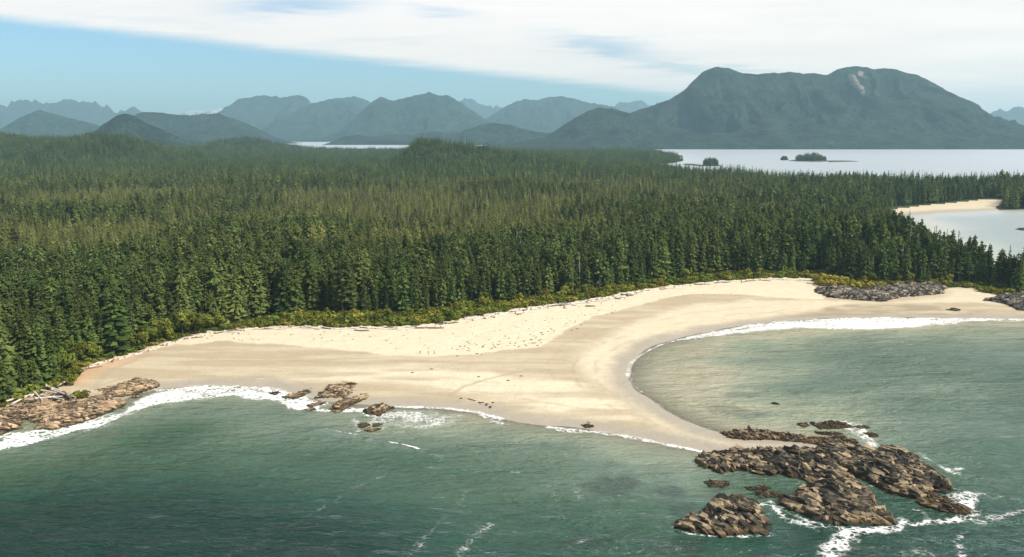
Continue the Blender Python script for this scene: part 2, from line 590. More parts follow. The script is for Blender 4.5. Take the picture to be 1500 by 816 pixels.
sh, sdn, _ = terrain(SX, SY)
calm = sstep(0.0, 14.0, -sdn)
SZ = swell(SX, SY) * calm
# the curling line of a small breaker off the beach
BREAK = W2([(468, 629), (520, 638), (575, 652), (614, 660), (640, 667)])
db = d_line(SX, SY, BREAK)
SZ = SZ + 0.55 * np.exp(-(db / 2.2) ** 2)
depth = np.clip(-sh, 0, 6.5)
# broad shoals and deeper water off shore
dist_out = np.maximum(-sdn, 0)
px_, py_ = project(SX, SY, 0)
dd = 1 - np.exp(-dist_out / (85.0 + 20.0 * sstep(880, 960, px_) * sstep(655, 600, py_)))
left_deep = sstep(760, 200, px_) * sstep(600, 800, py_)
right_bay = sstep(900, 1050, px_) * sstep(655, 560, py_)
tone = np.clip(dd * 0.78 + 0.34 * left_deep - 0.20 * right_bay + 0.20 * sstep(680, 800, py_) + 0.16 * sstep(950, 1250, px_) * sstep(620, 740, py_) + (fbm(SX / 45, SY / 30, 91, 3) - 0.5) * 0.28, 0, 1)
reef = np.zeros_like(tone)
for (cx_, cy_, rx_, ry_) in ((893, 710, 42, 16), (985, 720, 26, 12), (1000, 745, 30, 10), (985, 800, 60, 12), (1060, 600, 40, 8), (870, 795, 50, 8), (1085, 578, 30, 6), (470, 808, 60, 8), (1100, 608, 40, 5)):
    q = 1 - np.sqrt(((px_ - cx_) / rx_) ** 2 + ((py_ - cy_) / ry_) ** 2)
    reef = np.maximum(reef, sstep(-0.25, 0.45, q + (fbm(SX / 7, SY / 7, 95, 3) - 0.5) * 1.1) * (0.75 if ry_ > 9 else 0.5))
reef *= (SY < 900)

m_water, nt, out = material('sea_water')
pos = nt.add('ShaderNodeNewGeometry').outputs['Position']
wa = nt.attr('water_mix')
sep = nt.add('ShaderNodeSeparateColor')
nt.l.new(wa.outputs['Color'], sep.inputs[0])
body = nt.ramp(sep.outputs[0], [(0.0, (0.36, 0.345, 0.235)), (0.07, (0.26, 0.295, 0.20)), (0.22, (0.128, 0.178, 0.130)), (0.45, (0.050, 0.103, 0.063)), (0.75, (0.014, 0.056, 0.036)), (1.0, (0.002, 0.026, 0.018))])
body = nt.mix(nt.math('MULTIPLY', sep.outputs[2], 0.75), body, (0.028, 0.042, 0.036))
crest1 = nt.mapping(pos, rot=(0, 0, math.radians(7)), scale=(0.42, 1.0, 1))
crest2 = nt.mapping(pos, rot=(0, 0, math.radians(-16)), scale=(0.5, 1.0, 1))
h1 = nt.noise(crest1, 0.36, 3.5, 0.6, 0.5)
h2 = nt.noise(crest2, 0.95, 3, 0.6, 0.3)
h3 = nt.noise(crest1, 0.085, 3, 0.5, 0.3)
hh = nt.math('ADD', nt.math('MULTIPLY', h1, 1.7), nt.math('MULTIPLY', h2, 0.5))
hh = nt.math('ADD', hh, nt.math('MULTIPLY', h3, 3.4))
gust = nt.maprange(nt.noise(pos, 0.012, 3, 0.5), 0.32, 0.68, 0.6, 1.7)
# the strait beyond the island is sheltered: fine even ripples, no chop
spos = nt.add('ShaderNodeSeparateXYZ')
nt.l.new(pos, spos.inputs[0])
shelter = nt.maprange(spos.outputs[1], 640, 900, 0, 1)
gust = nt.math('MULTIPLY', gust, nt.math('SUBTRACT', 1.0, nt.math('MULTIPLY', shelter, 0.97)))
nb = nt.add('ShaderNodeBump')
nt.l.new(hh, nb.inputs['Height'])
nt.l.new(gust, nb.inputs['Strength'])
nb.inputs['Distance'].default_value = 1.0
dif = nt.add('ShaderNodeBsdfDiffuse')
nt.l.new(body, dif.inputs[0])
nt.l.new(nb.outputs[0], dif.inputs['Normal'])
tr = nt.add('ShaderNodeBsdfTransparent')
tr.inputs[0].default_value = (0.93, 0.97, 0.93, 1)
m1 = nt.add('ShaderNodeMixShader')
nt.l.new(sep.outputs[1], m1.inputs[0])
nt.l.new(tr.outputs[0], m1.inputs[1])
nt.l.new(dif.outputs[0], m1.inputs[2])
gl = nt.add('ShaderNodeBsdfGlossy')
nt.l.new(nt.maprange(shelter, 0, 1, 0.15, 0.42), gl.inputs['Roughness'])
gl.inputs[0].default_value = (0.92, 0.95, 0.95, 1)
nt.l.new(nb.outputs[0], gl.inputs['Normal'])
fr = nt.add('ShaderNodeFresnel')
fr.inputs['IOR'].default_value = 1.33
nt.l.new(nb.outputs[0], fr.inputs['Normal'])
m2 = nt.add('ShaderNodeMixShader')
nt.l.new(fr.outputs[0], m2.inputs[0])
nt.l.new(m1.outputs[0], m2.inputs[1])
nt.l.new(gl.outputs[0], m2.inputs[2])
nt.l.new(m2.outputs[0], out.inputs[0])

sv = np.stack([SX, SY, SZ], 1)
sf = grid_faces(len(rw), len(tc))
keep = (sh[sf].min(1) < 1.4)
sv, sf, us = compact(sv, sf, keep)
me = new_mesh('sea', sv, sf)
opac = 1 - np.exp(-np.maximum(depth, 0) / 0.28)
set_attr(me, 'water_mix', np.stack([tone, opac, reef, np.ones_like(tone)], 1)[us], 'FLOAT_COLOR')
tag(link('sea', me, m_water), 'green sea of the two bays and the strait beyond the forest', kind='structure')

# ------------------------------------------------------------------ foam, lying a few centimetres above the water
m_foam, nt, out = material('sea_foam')
pos = nt.add('ShaderNodeNewGeometry').outputs['Position']
fa = nt.attr('foam')
vor = nt.add('ShaderNodeTexVoronoi', feature='DISTANCE_TO_EDGE')
wrp = nt.add('ShaderNodeTexNoise')
wrp.inputs['Scale'].default_value = 0.35
wrp.inputs['Detail'].default_value = 4
nt.l.new(pos, wrp.inputs['Vector'])
wv = nt.vmath('ADD', pos, nt.vmath('MULTIPLY', wrp.outputs['Color'], (3.5, 3.5, 0)))
nt.l.new(wv, vor.inputs['Vector'])
vor.inputs['Scale'].default_value = 0.5
lace = nt.maprange(vor.outputs['Distance'], 0.0, 0.35, 1.0, 0.0)
nz = nt.noise(pos, 0.8, 6, 0.78)
k = nt.math('ADD', nt.math('MULTIPLY', lace, 0.42), nt.math('MULTIPLY', nz, 0.72))
thr = nt.maprange(fa.outputs['Fac'], 0.0, 1.0, 1.02, 0.30)
alpha = nt.maprange(nt.math('SUBTRACT', k, thr), -0.08, 0.36, 0, 1, smooth=True)
alpha = nt.math('MULTIPLY', alpha, nt.maprange(fa.outputs['Fac'], 0.03, 0.8, 0.15, 0.97))
dif = nt.add('ShaderNodeBsdfDiffuse')
dif.inputs[0].default_value = (0.80, 0.81, 0.78, 1)
tr = nt.add('ShaderNodeBsdfTransparent')
mx = nt.add('ShaderNodeMixShader')
nt.l.new(alpha, mx.inputs[0])
nt.l.new(tr.outputs[0], mx.inputs[1])
nt.l.new(dif.outputs[0], mx.inputs[2])
nt.l.new(mx.outputs[0], out.inputs[0])


def foam_sheet(name, label, bounds, dens_fn, step=0.9):
    """a sheet of small quads wherever the density is above nothing"""
    P = np.array(W2(bounds))
    xs = np.arange(P[:, 0].min() - 4, P[:, 0].max() + 4, step)
    ys = np.arange(P[:, 1].min() - 4, P[:, 1].max() + 4, step)
    X, Y = np.meshgrid(xs, ys)
    X, Y = X.ravel(), Y.ravel()
    dens = np.clip(dens_fn(X, Y), 0, 1)
    h, dq, _ = terrain(X, Y)
    z = swell(X, Y) * sstep(0, 14, -dq) + 0.55 * np.exp(-(d_line(X, Y, BREAK) / 2.2) ** 2)
    z = np.maximum(z, h) + 0.06
    f = grid_faces(len(ys), len(xs))
    v, f, u = compact(np.stack([X, Y, z], 1), f, dens[f].max(1) > 0.03)
    if len(f) == 0:
        return None
    me = new_mesh(name, v, f)
    set_attr(me, 'foam', dens[u])
    return tag(link(name, me, m_foam), label, kind='stuff')


def band(X, Y, line, wid, amt=1.0, seed=101, ragged=0.8):
    dl = d_line(X, Y, W2(line))
    w = wid * (1 + ragged * (fbm(X / 6, Y / 6, seed, 3) - 0.5) * 2)
    br = 0.45 + 0.85 * fbm(X / 2.3, Y / 2.3, seed + 7, 3)
    return amt * sstep(1.5, 0.0, dl / np.maximum(w, 0.05)) * br


def region(X, Y, poly, soft, amt, seed=103, rag=6):
    s = sd_poly(X, Y, W2(poly)) + (fbm(X / 7, Y / 7, seed, 3) - 0.5) * rag
    return amt * sstep(-soft * 0.2, soft, s)


def foam_left(X, Y):
    r = region(X, Y, [(-40, 665), (0, 634), (60, 626), (120, 620), (165, 606), (180, 592), (205, 580), (240, 568), (300, 564), (380, 567), (420, 576), (455, 588), (490, 598), (540, 594), (575, 600), (560, 622), (520, 606), (470, 606),
                      (430, 604), (395, 592), (340, 583), (290, 588), (250, 592), (215, 600), (180, 612), (160, 624), (110, 636), (60, 650), (0, 662)], 5, 0.86, 103, 7)
    f = fbm(X / 9, Y / 5, 107, 3)
    f2 = fbm(X / 22, Y / 12, 108, 3)
    a = r * (0.56 + 0.75 * f + 0.55 * (f2 - .35))
    a = np.maximum(a, band(X, Y, [(232, 572), (300, 567), (380, 569), (430, 578), (470, 592)], 5.0, 1.0))
    a = np.maximum(a, band(X, Y, [(60, 645), (120, 634), (160, 618), (210, 600)], 2.2, 0.62))
    a = np.maximum(a, band(X, Y, [(100, 648), (150, 628), (200, 605)], 1.2, 0.5))
    a = np.maximum(a, band(X, Y, [(0, 640), (60, 630), (120, 622), (165, 605)], 2.5, 0.95))
    a = np.maximum(a, band(X, Y, [(288, 552), (320, 551), (345, 555), (395, 557)], 0.9, 0.62))
    a = np.maximum(a, band(X, Y, [(240, 560), (280, 556), (330, 556)], 0.6, 0.4))
    return a


def foam_mid(X, Y):
    r = region(X, Y, [(530, 600), (560, 597), (600, 596), (650, 598), (700, 603), (690, 615), (660, 627), (625, 636), (585, 634), (555, 630), (520, 632), (520, 612)], 9, 0.72, 109, 6)
    a = r * (0.5 + 0.8 * fbm(X / 5, Y / 5, 111, 3))
    a = np.maximum(a, band(X, Y, [(575, 596), (620, 597), (660, 599), (700, 604), (735, 614)], 2.2, 0.95))
    a = np.maximum(a, band(X, Y, [(705, 608), (720, 617), (745, 622)], 2.0, 0.75))
    a = np.maximum(a, band(X, Y, [(520, 612), (525, 632), (560, 628)], 2.5, 0.7))
    a = np.maximum(a, band(X, Y, [(548, 575), (575, 570), (600, 569)], 0.8, 0.42))
    a = np.maximum(a, band(X, Y, [(625, 571), (650, 572), (668, 575)], 0.9, 0.5))
    a = np.maximum(a, band(X, Y, [(690, 577), (740, 586), (800, 594), (850, 602)], 0.6, 0.38))
    a = np.maximum(a, band(X, Y, [(805, 626), (830, 629), (860, 632), (920, 640), (975, 651), (1030, 662)], 2.2, 1.0, ragged=0.5))
    a = np.maximum(a, band(X, Y, [(800, 626), (825, 632), (850, 634)], 2.2, 0.8))
    return a


def foam_break(X, Y):
    a = band(X, Y, [(478, 630), (500, 635), (522, 638)], 0.9, 0.8)
    a = np.maximum(a, band(X, Y, [(570, 649), (590, 653), (612, 659)], 1.2, 1.0, ragged=0.6))
    return a


def foam_right(X, Y):
    a = band(X, Y, [(918, 552), (922, 535), (940, 519), (965, 506), (1000, 496), (1030, 490)], 1.7, 0.88)
    a = np.maximum(a, band(X, Y, [(926, 556), (931, 538), (948, 522), (975, 508)], 1.2, 0.5))
    s = sd_poly(X, Y, W2([(1010, 494), (1060, 483), (1120, 474), (1200, 466), (1300, 465), (1400, 466), (1500, 467), (1560, 468), (1560, 473), (1470, 472), (1425, 472), (1390, 477), (1330, 483), (1270, 485), (1200, 483), (1140, 485), (1080, 490), (1030, 499)]))
    s = s + (fbm(X / 9, Y / 9, 113, 3) - 0.5) * 7
    a = np.maximum(a, sstep(-4, 8, s) * (0.66 + 0.5 * fbm(X / 8, Y / 6, 115, 3)))
    a = np.maximum(a, band(X, Y, [(1000, 497), (1100, 477), (1200, 468), (1300, 466), (1560, 469)], 4.0, 1.0))
    a = np.maximum(a, band(X, Y, [(960, 597), (990, 613), (1005, 620)], 0.8, 0.45))
    for q in ((1250, 503), (1322, 501), (1332, 504), (1410, 498), (1490, 500), (1300, 512)):
        a = np.maximum(a, band(X, Y, [(q[0] - 5, q[1]), (q[0] + 6, q[1] + 0.5)], 1.5, 0.6))
    a = np.maximum(a, band(X, Y, [(919, 545), (926, 562), (951, 585), (986, 607), (1020, 624)], 1.2, 0.66))
    return a


def foam_rocks(X, Y):
    a = region(X, Y, [(1215, 612), (1250, 614), (1275, 622), (1295, 640), (1300, 655), (1280, 660), (1262, 655), (1245, 640), (1225, 630)], 5, 0.72, 117, 5)
    a = a * (0.6 + 0.7 * fbm(X / 3, Y / 3, 119, 3))
    g = region(X, Y, [(1380, 727), (1405, 712), (1440, 725), (1435, 735), (1420, 750), (1405, 745)], 3, 0.75, 121, 4)
    a = np.maximum(a, g * (0.6 + 0.7 * fbm(X / 3, Y / 3, 119, 3)))
    L = [([(1345, 664), (1365, 676), (1400, 694), (1403, 686)], 1.6, 0.75), ([(1400, 688), (1378, 696)], 1.3, 0.45), ([(1216, 815), (1228, 795), (1250, 776), (1280, 778), (1315, 775), (1322, 765)], 2.4, 0.98), ([(1208, 830), (1222, 808), (1238, 788)], 2.6, 0.75), ([(1240, 784), (1275, 766)], 1.0, 0.6), ([(1268, 766), (1290, 762), (1320, 766), (1340, 769), (1362, 764), (1400, 762), (1420, 760)], 1.5, 0.92),
         ([(1316, 775), (1322, 762), (1340, 770)], 1.6, 0.95), ([(1362, 764), (1352, 750), (1340, 746)], 1.0, 0.75), ([(1398, 717), (1425, 723), (1462, 727)], 1.8, 0.6), ([(1405, 730), (1425, 745), (1428, 755), (1405, 760)], 1.3, 0.9), ([(1436, 766), (1450, 758), (1470, 756), (1500, 748)], 1.8, 0.75),
         ([(1455, 714), (1490, 720)], 1.8, 0.42), ([(1413, 780), (1400, 795), (1410, 812), (1405, 830)], 1.2, 0.72), ([(1320, 812), (1345, 805), (1365, 812)], 2.4, 0.62), ([(1110, 738), (1135, 742), (1150, 760), (1190, 771)], 1.6, 0.8),
         ([(1125, 733), (1160, 752), (1195, 768), (1235, 776)], 1.4, 0.75), ([(990, 776), (1010, 782), (1040, 785), (1070, 786), (1095, 786), (1130, 782)], 0.9, 0.85), ([(985, 774), (990, 765), (1005, 760)], 0.7, 0.6), ([(1105, 757), (1128, 752)], 0.9, 0.6),
         ([(1225, 700), (1245, 706), (1262, 710)], 1.0, 0.55), ([(1258, 707), (1275, 712)], 0.9, 0.7), ([(1030, 690), (1045, 697), (1062, 700)], 0.6, 0.45), ([(1020, 670), (1023, 682), (1035, 690)], 0.5, 0.35)]
    for ln, w, am in L:
        a = np.maximum(a, band(X, Y, ln, w * 1.5, am * 0.95, seed=123, ragged=0.98))
    return a


def foam_drift(X, Y):
    a = 0
    L = [([(340, 812), (400, 790), (470, 745), (520, 715), (560, 698)], 1.3, 0.30), ([(590, 818), (625, 785), (650, 760), (690, 715)], 1.3, 0.30), ([(670, 815), (690, 790), (718, 768)], 1.4, 0.42), ([(835, 802), (850, 794), (865, 786)], 1.3, 0.42), ([(605, 812), (620, 795)], 1.3, 0.36),
         ([(750, 690), (760, 692)], 1.2, 0.4), ([(838, 708), (846, 722), (852, 730)], 1.4, 0.34), ([(822, 750), (826, 762)], 1.0, 0.36), ([(808, 728), (814, 724)], 1.1, 0.4), ([(660, 768), (668, 770)], 1, 0.36), ([(700, 690), (755, 670)], 1.2, 0.26)]
    for ln, w, am in L:
        a = np.maximum(a, band(X, Y, ln, w * 2.0, min(0.9, am * 1.42), seed=127, ragged=0.98))
    return a


foam_sheet('surf_foam', 'white lacy surf washing round the brown rocks on the left beach', [(-60, 668), (600, 668), (600, 546), (-60, 546)], foam_left)
foam_sheet('surf_foam', 'fan of lacy white swash on the sand right of the small rocks', [(500, 670), (1045, 670), (1045, 562), (500, 562)], foam_mid)
foam_sheet('breaker_foam', 'thin white crest of a small breaking wave off the left beach', [(465, 664), (630, 664), (630, 624), (465, 624)], foam_break, 0.5)
foam_sheet('surf_foam', 'long white band of surf along the curved bay on the right', [(900, 630), (1580, 630), (1580, 460), (900, 460)], foam_right, 1.1)
foam_sheet('surf_foam', 'swirls of white foam round the large rocky islet', [(980, 832), (1510, 832), (1510, 608), (980, 608)], foam_rocks, 0.6)
foam_sheet('drift_foam', 'faint drifting foam lines on the open green water', [(190, 830), (880, 830), (880, 660), (190, 660)], foam_drift, 0.6)


# ------------------------------------------------------------------ mountains and far hills
def mountain_material(name, green, rocky):
    m, nt, out = material(name)
    pos = nt.add('ShaderNodeNewGeometry').outputs['Position']
    n1 = nt.noise(pos, 0.006, 6, 0.65)
    n2 = nt.noise(pos, 0.035, 5, 0.75)
    c = nt.mix(nt.maprange(n1, 0.32, 0.68, 0, 1), tuple(v * 0.3 for v in green), tuple(v * 1.9 for v in green))
    c = nt.mix(nt.maprange(n2, 0.38, 0.62, 0, 0.8), c, tuple(v * 0.3 for v in green))
    ra = nt.attr('rock')
    n3 = nt.noise(pos, 0.05, 4, 0.7)
    c = nt.mix(nt.math('MULTIPLY', ra.outputs['Fac'], nt.maprange(n3, 0.38, 0.55, 0.15, 1.0)), c, rocky)
    principled(nt, out, c, 0.95, nt.bump(nt.math('ADD', n2, nt.math('MULTIPLY', n1, 2.5)), 1.0, 38.0), 0.05)
    return m


m_mt = mountain_material('mountain_forest', (0.034, 0.060, 0.042), (0.44, 0.35, 0.31))
m_mt_far = mountain_material('mountain_far', (0.036, 0.058, 0.042), (0.75, 0.74, 0.74))


def mountain(name, label, crest, D, front, back, mat, seed, nx=180, nf=50, spur=0.55, ls=520.0, jag=0.0, power=1.25, rock=None):
    C = np.array([tuple(at_dist(p[0], p[1], D)) for p in crest])
    cx_, cz_ = C[:, 0], np.maximum(C[:, 2], -5)
    x = np.linspace(cx_[0], cx_[-1], nx)
    # smooth the straight-line crest a little, keep its peaks, add small crags
    z = np.interp(x, cx_, cz_)
    jag = jag * (1.7 if D > 15000 else 1.8)
    kern = np.array([0, 1, 3, 1, 0.0])
    kern /= kern.sum()
    zs = np.convolve(np.pad(z, 2, mode='edge'), kern, mode='valid')
    z = zs + (fbm(x / 70.0, x * 0 + seed, seed + 2, 4, 0.7) - 0.5) * min(26.0, D / 420.0) * sstep(0, 120, zs) + jag * (ridged(x / 260.0, x * 0 + seed, seed, 4) - 0.55) * sstep(0, 250, zs)
    v = np.concatenate([-front * np.linspace(1, 0, nf, endpoint=False) ** 1.1, back * np.linspace(0, 1, max(10, nf // 3))])
    X, Vv = np.meshgrid(x, v)
    t = np.where(Vv < 0, -Vv / front, Vv / back)
    warp = (fbm(X / ls, Vv / ls + 3, seed + 5, 3) - 0.5) * 0.75 * ls * sstep(0.0, 0.3, t)
    xs = X + warp
    cr = np.interp(xs, x, z)
    S = (1 - t) ** power
    r = ridged(xs / ls, Vv / (ls * 3.2), seed, 4, 0.5)
    r = np.clip((0.68 * r + 0.32 * ridged(xs / (ls * .33), Vv / (ls * 1.3), seed + 31, 3, 0.5) - 0.36) / 0.36, 0, 1)
    spur = min(0.85, spur * 1.5)
    hgt = cr * S * (1 - spur * (1 - r) * 4 * t * (1 - t)) + (fbm(X / 90, Vv / 90, seed + 9, 3) - 0.5) * 36 * sstep(0.02, 0.25, t) * (1 - t) * sstep(0, 200, cr)
    hgt = np.where(t > 0.985, -5, np.maximum(hgt, -5) - 4 * (t > 0.9))
    Vt = np.stack([X.ravel(), D + Vv.ravel(), hgt.ravel()], 1)
    me = new_mesh(name, Vt, grid_faces(len(v), nx))
    if rock is not None:
        px, py = project(Vt[:, 0], Vt[:, 1], Vt[:, 2])
        wob = (fbm(Vt[:, 0] / 40, Vt[:, 2] / 60, seed + 3, 4) - 0.5) * 14
        rk = np.zeros(len(px))
        for poly in rock:
            rk = np.maximum(rk, sstep(-1.5, 1.5, sd_poly(px, py, poly) + wob))
        rk *= (Vt[:, 1] < D + 5)
        set_attr(me, 'rock', rk)
    return tag(link(name, me, mat), label, kind='structure')


mountain('mountain', 'broad forested mountain across the strait with a pale landslide scar',
         [(790, 214), (830, 203), (870, 190), (905, 174), (935, 161), (955, 155), (980, 146), (1000, 134), (1015, 118), (1030, 104), (1050, 98), (1068, 100), (1085, 107), (1110, 109), (1135, 107), (1157, 105), (1175, 108), (1190, 107), (1210, 110),
          (1222, 104), (1240, 98), (1255, 96), (1268, 98), (1280, 101), (1300, 100), (1315, 102), (1330, 108), (1345, 110), (1360, 117), (1380, 128), (1400, 140), (1420, 151), (1440, 161), (1460, 172), (1480, 183), (1500, 190), (1540, 203), (1600, 212)],
         7600, 1700, 1500, m_mt, 201, nx=420, nf=110, spur=0.42, ls=430, power=1.15,
         rock=[[(1246, 111), (1252, 112), (1258, 121), (1267, 129), (1268, 137), (1261, 135), (1251, 128), (1246, 120)], [(1259, 107), (1263, 108), (1265, 113), (1261, 113)]])
mountain('hill', 'rounded forested hill at the left foot of the broad mountain',
         [(700, 214), (760, 208), (800, 200), (815, 190), (840, 175), (862, 162), (880, 157), (900, 160), (920, 165), (945, 172), (975, 182), (1010, 192), (1080, 205), (1140, 213)], 6900, 900, 700, m_mt, 211, nx=200, nf=50, spur=0.35, ls=330)
mountain('lowland_shore', 'low forested shore at the foot of the mountain across the strait',
         [(1000, 216), (1030, 206), (1070, 203), (1110, 200), (1160, 203), (1210, 202), (1260, 204), (1320, 201), (1380, 204), (1440, 203), (1500, 205), (1580, 206), (1640, 217)], 6350, 380, 500, m_mt, 213, nx=260, nf=24, spur=0.3, ls=160, power=0.6)
mountain('lowland_shore', 'low dark forested shore left of the mountain with two small knolls',
         [(484, 213), (492, 206), (500, 200), (525, 198), (550, 200), (570, 197), (600, 198), (640, 193), (668, 196), (684, 190), (700, 184), (722, 179), (735, 181), (755, 185), (778, 192), (800, 195), (840, 193), (880, 192), (930, 196), (970, 189), (1000, 197), (1050, 207), (1090, 214)], 8300, 420, 500, m_mt, 221, nx=300, nf=26, spur=0.3, ls=180, power=0.7)
mountain('mountain', 'steep twin-topped mountain rising in haze behind the middle of the forest',
         [(440, 208), (480, 200), (500, 190), (515, 178), (530, 165), (545, 150), (557, 141), (575, 147), (590, 144), (605, 140), (628, 136), (645, 141), (655, 139), (668, 146), (685, 158), (700, 168), (720, 182), (745, 196), (780, 205)], 12500, 2300, 1800, m_mt, 231, nx=200, nf=60, spur=0.5, ls=700, jag=22)
mountain('mountain', 'long blue ridge with a small snow patch left of the twin-topped mountain',
         [(270, 206), (300, 182), (318, 165), (330, 156), (350, 147), (365, 143), (390, 140), (410, 143), (435, 140), (450, 144), (462, 151), (480, 146), (500, 146), (520, 142), (540, 150), (560, 160), (600, 190), (640, 205)], 16500, 2600, 2200, m_mt_far, 241, nx=220, nf=50, spur=0.55, ls=900, jag=60,
         rock=[[(457, 144), (470, 145), (476, 149), (468, 152), (458, 150)]])
mountain('mountain', 'dark spur in front of the long blue ridge',
         [(370, 207), (400, 190), (420, 172), (440, 158), (458, 152), (475, 149), (498, 147), (520, 152), (545, 170), (570, 190), (600, 206)], 14200, 2000, 1500, m_mt, 251, nx=150, nf=44, spur=0.5, ls=700, jag=20)
mountain('mountain', 'hazy blue mountain between the twin-topped mountain and the broad one',
         [(650, 206), (690, 186), (715, 172), (740, 157), (755, 150), (770, 145), (785, 148), (805, 143), (823, 141), (845, 147), (868, 152), (888, 153), (903, 160), (925, 172), (960, 190), (1010, 206)], 15500, 2400, 2000, m_mt_far, 261, nx=200, nf=50, spur=0.55, ls=800, jag=35)
mountain('mountain', 'pale jagged range far off behind the saddle',
         [(640, 200), (660, 158), (680, 146), (690, 145), (705, 152), (720, 156), (740, 158), (770, 168), (800, 190), (830, 203)], 23000, 2500, 2000, m_mt_far, 271, nx=140, nf=30, ls=900, jag=110)
mountain('mountain', 'pale jagged range far off just left of the broad mountain',
         [(840, 203), (860, 170), (880, 156), (905, 154), (920, 153), (940, 149), (952, 154), (968, 151), (990, 160), (1030, 180), (1070, 203)], 23500, 2500, 2000, m_mt_far, 281, nx=140, nf=30, ls=900, jag=120)
mountain('mountain', 'far jagged blue range at the left edge of the skyline',
         [(-220, 203), (-140, 160), (-60, 150), (0, 153), (20, 150), (40, 146), (60, 153), (80, 148), (105, 146), (130, 152), (160, 158), (176, 165), (192, 158), (206, 164), (225, 178), (260, 195), (300, 203)], 19500, 2800, 2200, m_mt_far, 291, nx=240, nf=44, spur=0.55, ls=1000, jag=130)
mountain('mountain', 'faint snow streaked range low between the left hills and the long ridge',
         [(220, 203), (250, 172), (275, 162), (300, 161), (320, 158), (345, 160), (380, 175), (420, 202)], 26000, 2200, 2000, m_mt_far, 301, nx=120, nf=30, ls=900, jag=60,
         rock=[[(262, 160), (330, 155), (330, 166), (262, 168)]])
mountain('hill', 'rounded forested hill at the left end of the skyline, its own summit highest',
         [(-120, 208), (-60, 200), (5, 188), (30, 172), (57, 161), (80, 167), (110, 175), (140, 182), (170, 194), (200, 205), (230, 210)], 10200, 1100, 900, m_mt, 311, nx=160, nf=44, spur=0.35, ls=420)
mountain('hill', 'dark steep pointed hill in front of the broad left hills',
         [(80, 213), (110, 207), (135, 195), (155, 180), (172, 168), (182, 166), (196, 170), (215, 180), (240, 190), (265, 202), (290, 211)], 5500, 520, 450, m_mt, 321, nx=150, nf=44, spur=0.35, ls=260)
mountain('hill', 'long humped forested hill right of the dark pointed hill',
         [(140, 211), (170, 190), (195, 170), (210, 164), (240, 165), (262, 168), (280, 169), (300, 167), (318, 166), (345, 175), (370, 185), (395, 197), (415, 207), (428, 212)], 8800, 900, 800, m_mt, 331, nx=170, nf=44, spur=0.32, ls=330)
mountain('lowland_shore', 'low wooded shore below the left hills',
         [(-150, 213), (-60, 206), (20, 205), (100, 207), (170, 205), (230, 208), (290, 207), (350, 209), (400, 209), (424, 212)], 6900, 300, 400, m_mt, 341, nx=170, nf=16, spur=0.3, ls=200, power=0.7)
mountain('mountain', 'faint blue range low at the right edge of the skyline',
         [(1330, 203), (1390, 180), (1430, 166), (1450, 164), (1465, 161), (1476, 162), (1490, 157), (1502, 160), (1530, 164), (1600, 180), (1680, 203)], 19000, 2400, 2000, m_mt_far, 351, nx=140, nf=36, ls=900, jag=80)
mountain('hill', 'small hazy hill at the right edge beyond the end of the broad mountain',
         [(1420, 208), (1460, 196), (1490, 187), (1515, 183), (1550, 188), (1620, 208)], 11500, 900, 800, m_mt, 361, nx=100, nf=30, spur=0.3, ls=350)


# ------------------------------------------------------------------ rocks
def rock_material(name, dark, mid, light, ochre, tide=1.4):
    m, nt, out = material(name)
    geo = nt.add('ShaderNodeNewGeometry')
    pos = geo.outputs['Position']
    n1 = nt.noise(pos, 0.28, 5, 0.65)
    n2 = nt.noise(nt.mapping(pos, rot=(0.5, 0.3, math.radians(52)), scale=(0.45, 1.2, 1.2)), 1.1, 5, 0.7)
    ft = nt.attr('face_tone')
    mixv = nt.math('ADD', nt.math('MULTIPLY', n1, 0.30), nt.math('MULTIPLY', n2, 0.36))
    mixv = nt.math('ADD', mixv, nt.math('MULTIPLY', ft.outputs['Fac'], 0.34))
    c = nt.ramp(mixv, [(0.37, dark), (0.49, mid), (0.60, light), (0.71, tuple(v * 1.3 for v in light))])
    sz = nt.add('ShaderNodeSeparateXYZ')
    nt.l.new(pos, sz.inputs[0])
    lvl = nt.math('ADD', sz.outputs[2], nt.math('MULTIPLY', nt.math('SUBTRACT', n1, 0.5), 2.6))
    big = nt.noise(pos, 0.11, 3, 0.5)
    c = nt.mix(nt.math('MULTIPLY', nt.maprange(lvl, tide * 0.3, tide * 1.2, 0.9, 0.0), nt.maprange(big, 0.36, 0.60, 0.15, 1.0)), c, nt.mix(n2, tuple(v * 0.2 for v in ochre), ochre))
    c = nt.mix(nt.maprange(lvl, 0.1, 1.15, 0.92, 0.0), c, (0.024, 0.026, 0.016))
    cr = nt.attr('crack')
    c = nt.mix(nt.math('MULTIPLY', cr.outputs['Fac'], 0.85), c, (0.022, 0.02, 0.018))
    nb = nt.bump(n2, 0.8, 0.45)
    principled(nt, out, c, 0.75, nb, 0.25)
    return m


m_rock = rock_material('shore_rock', (0.017, 0.016, 0.014), (0.064, 0.055, 0.039), (0.33, 0.255, 0.155), (0.27, 0.135, 0.032))
m_rock_tan = rock_material('tan_rock', (0.05, 0.042, 0.034), (0.21, 0.15, 0.095), (0.42, 0.31, 0.19), (0.27, 0.15, 0.04), 1.0)
m_rock_grey = rock_material('grey_rock', (0.022, 0.021, 0.019), (0.070, 0.064, 0.054), (0.24, 0.205, 0.155), (0.12, 0.09, 0.05), 0.3)


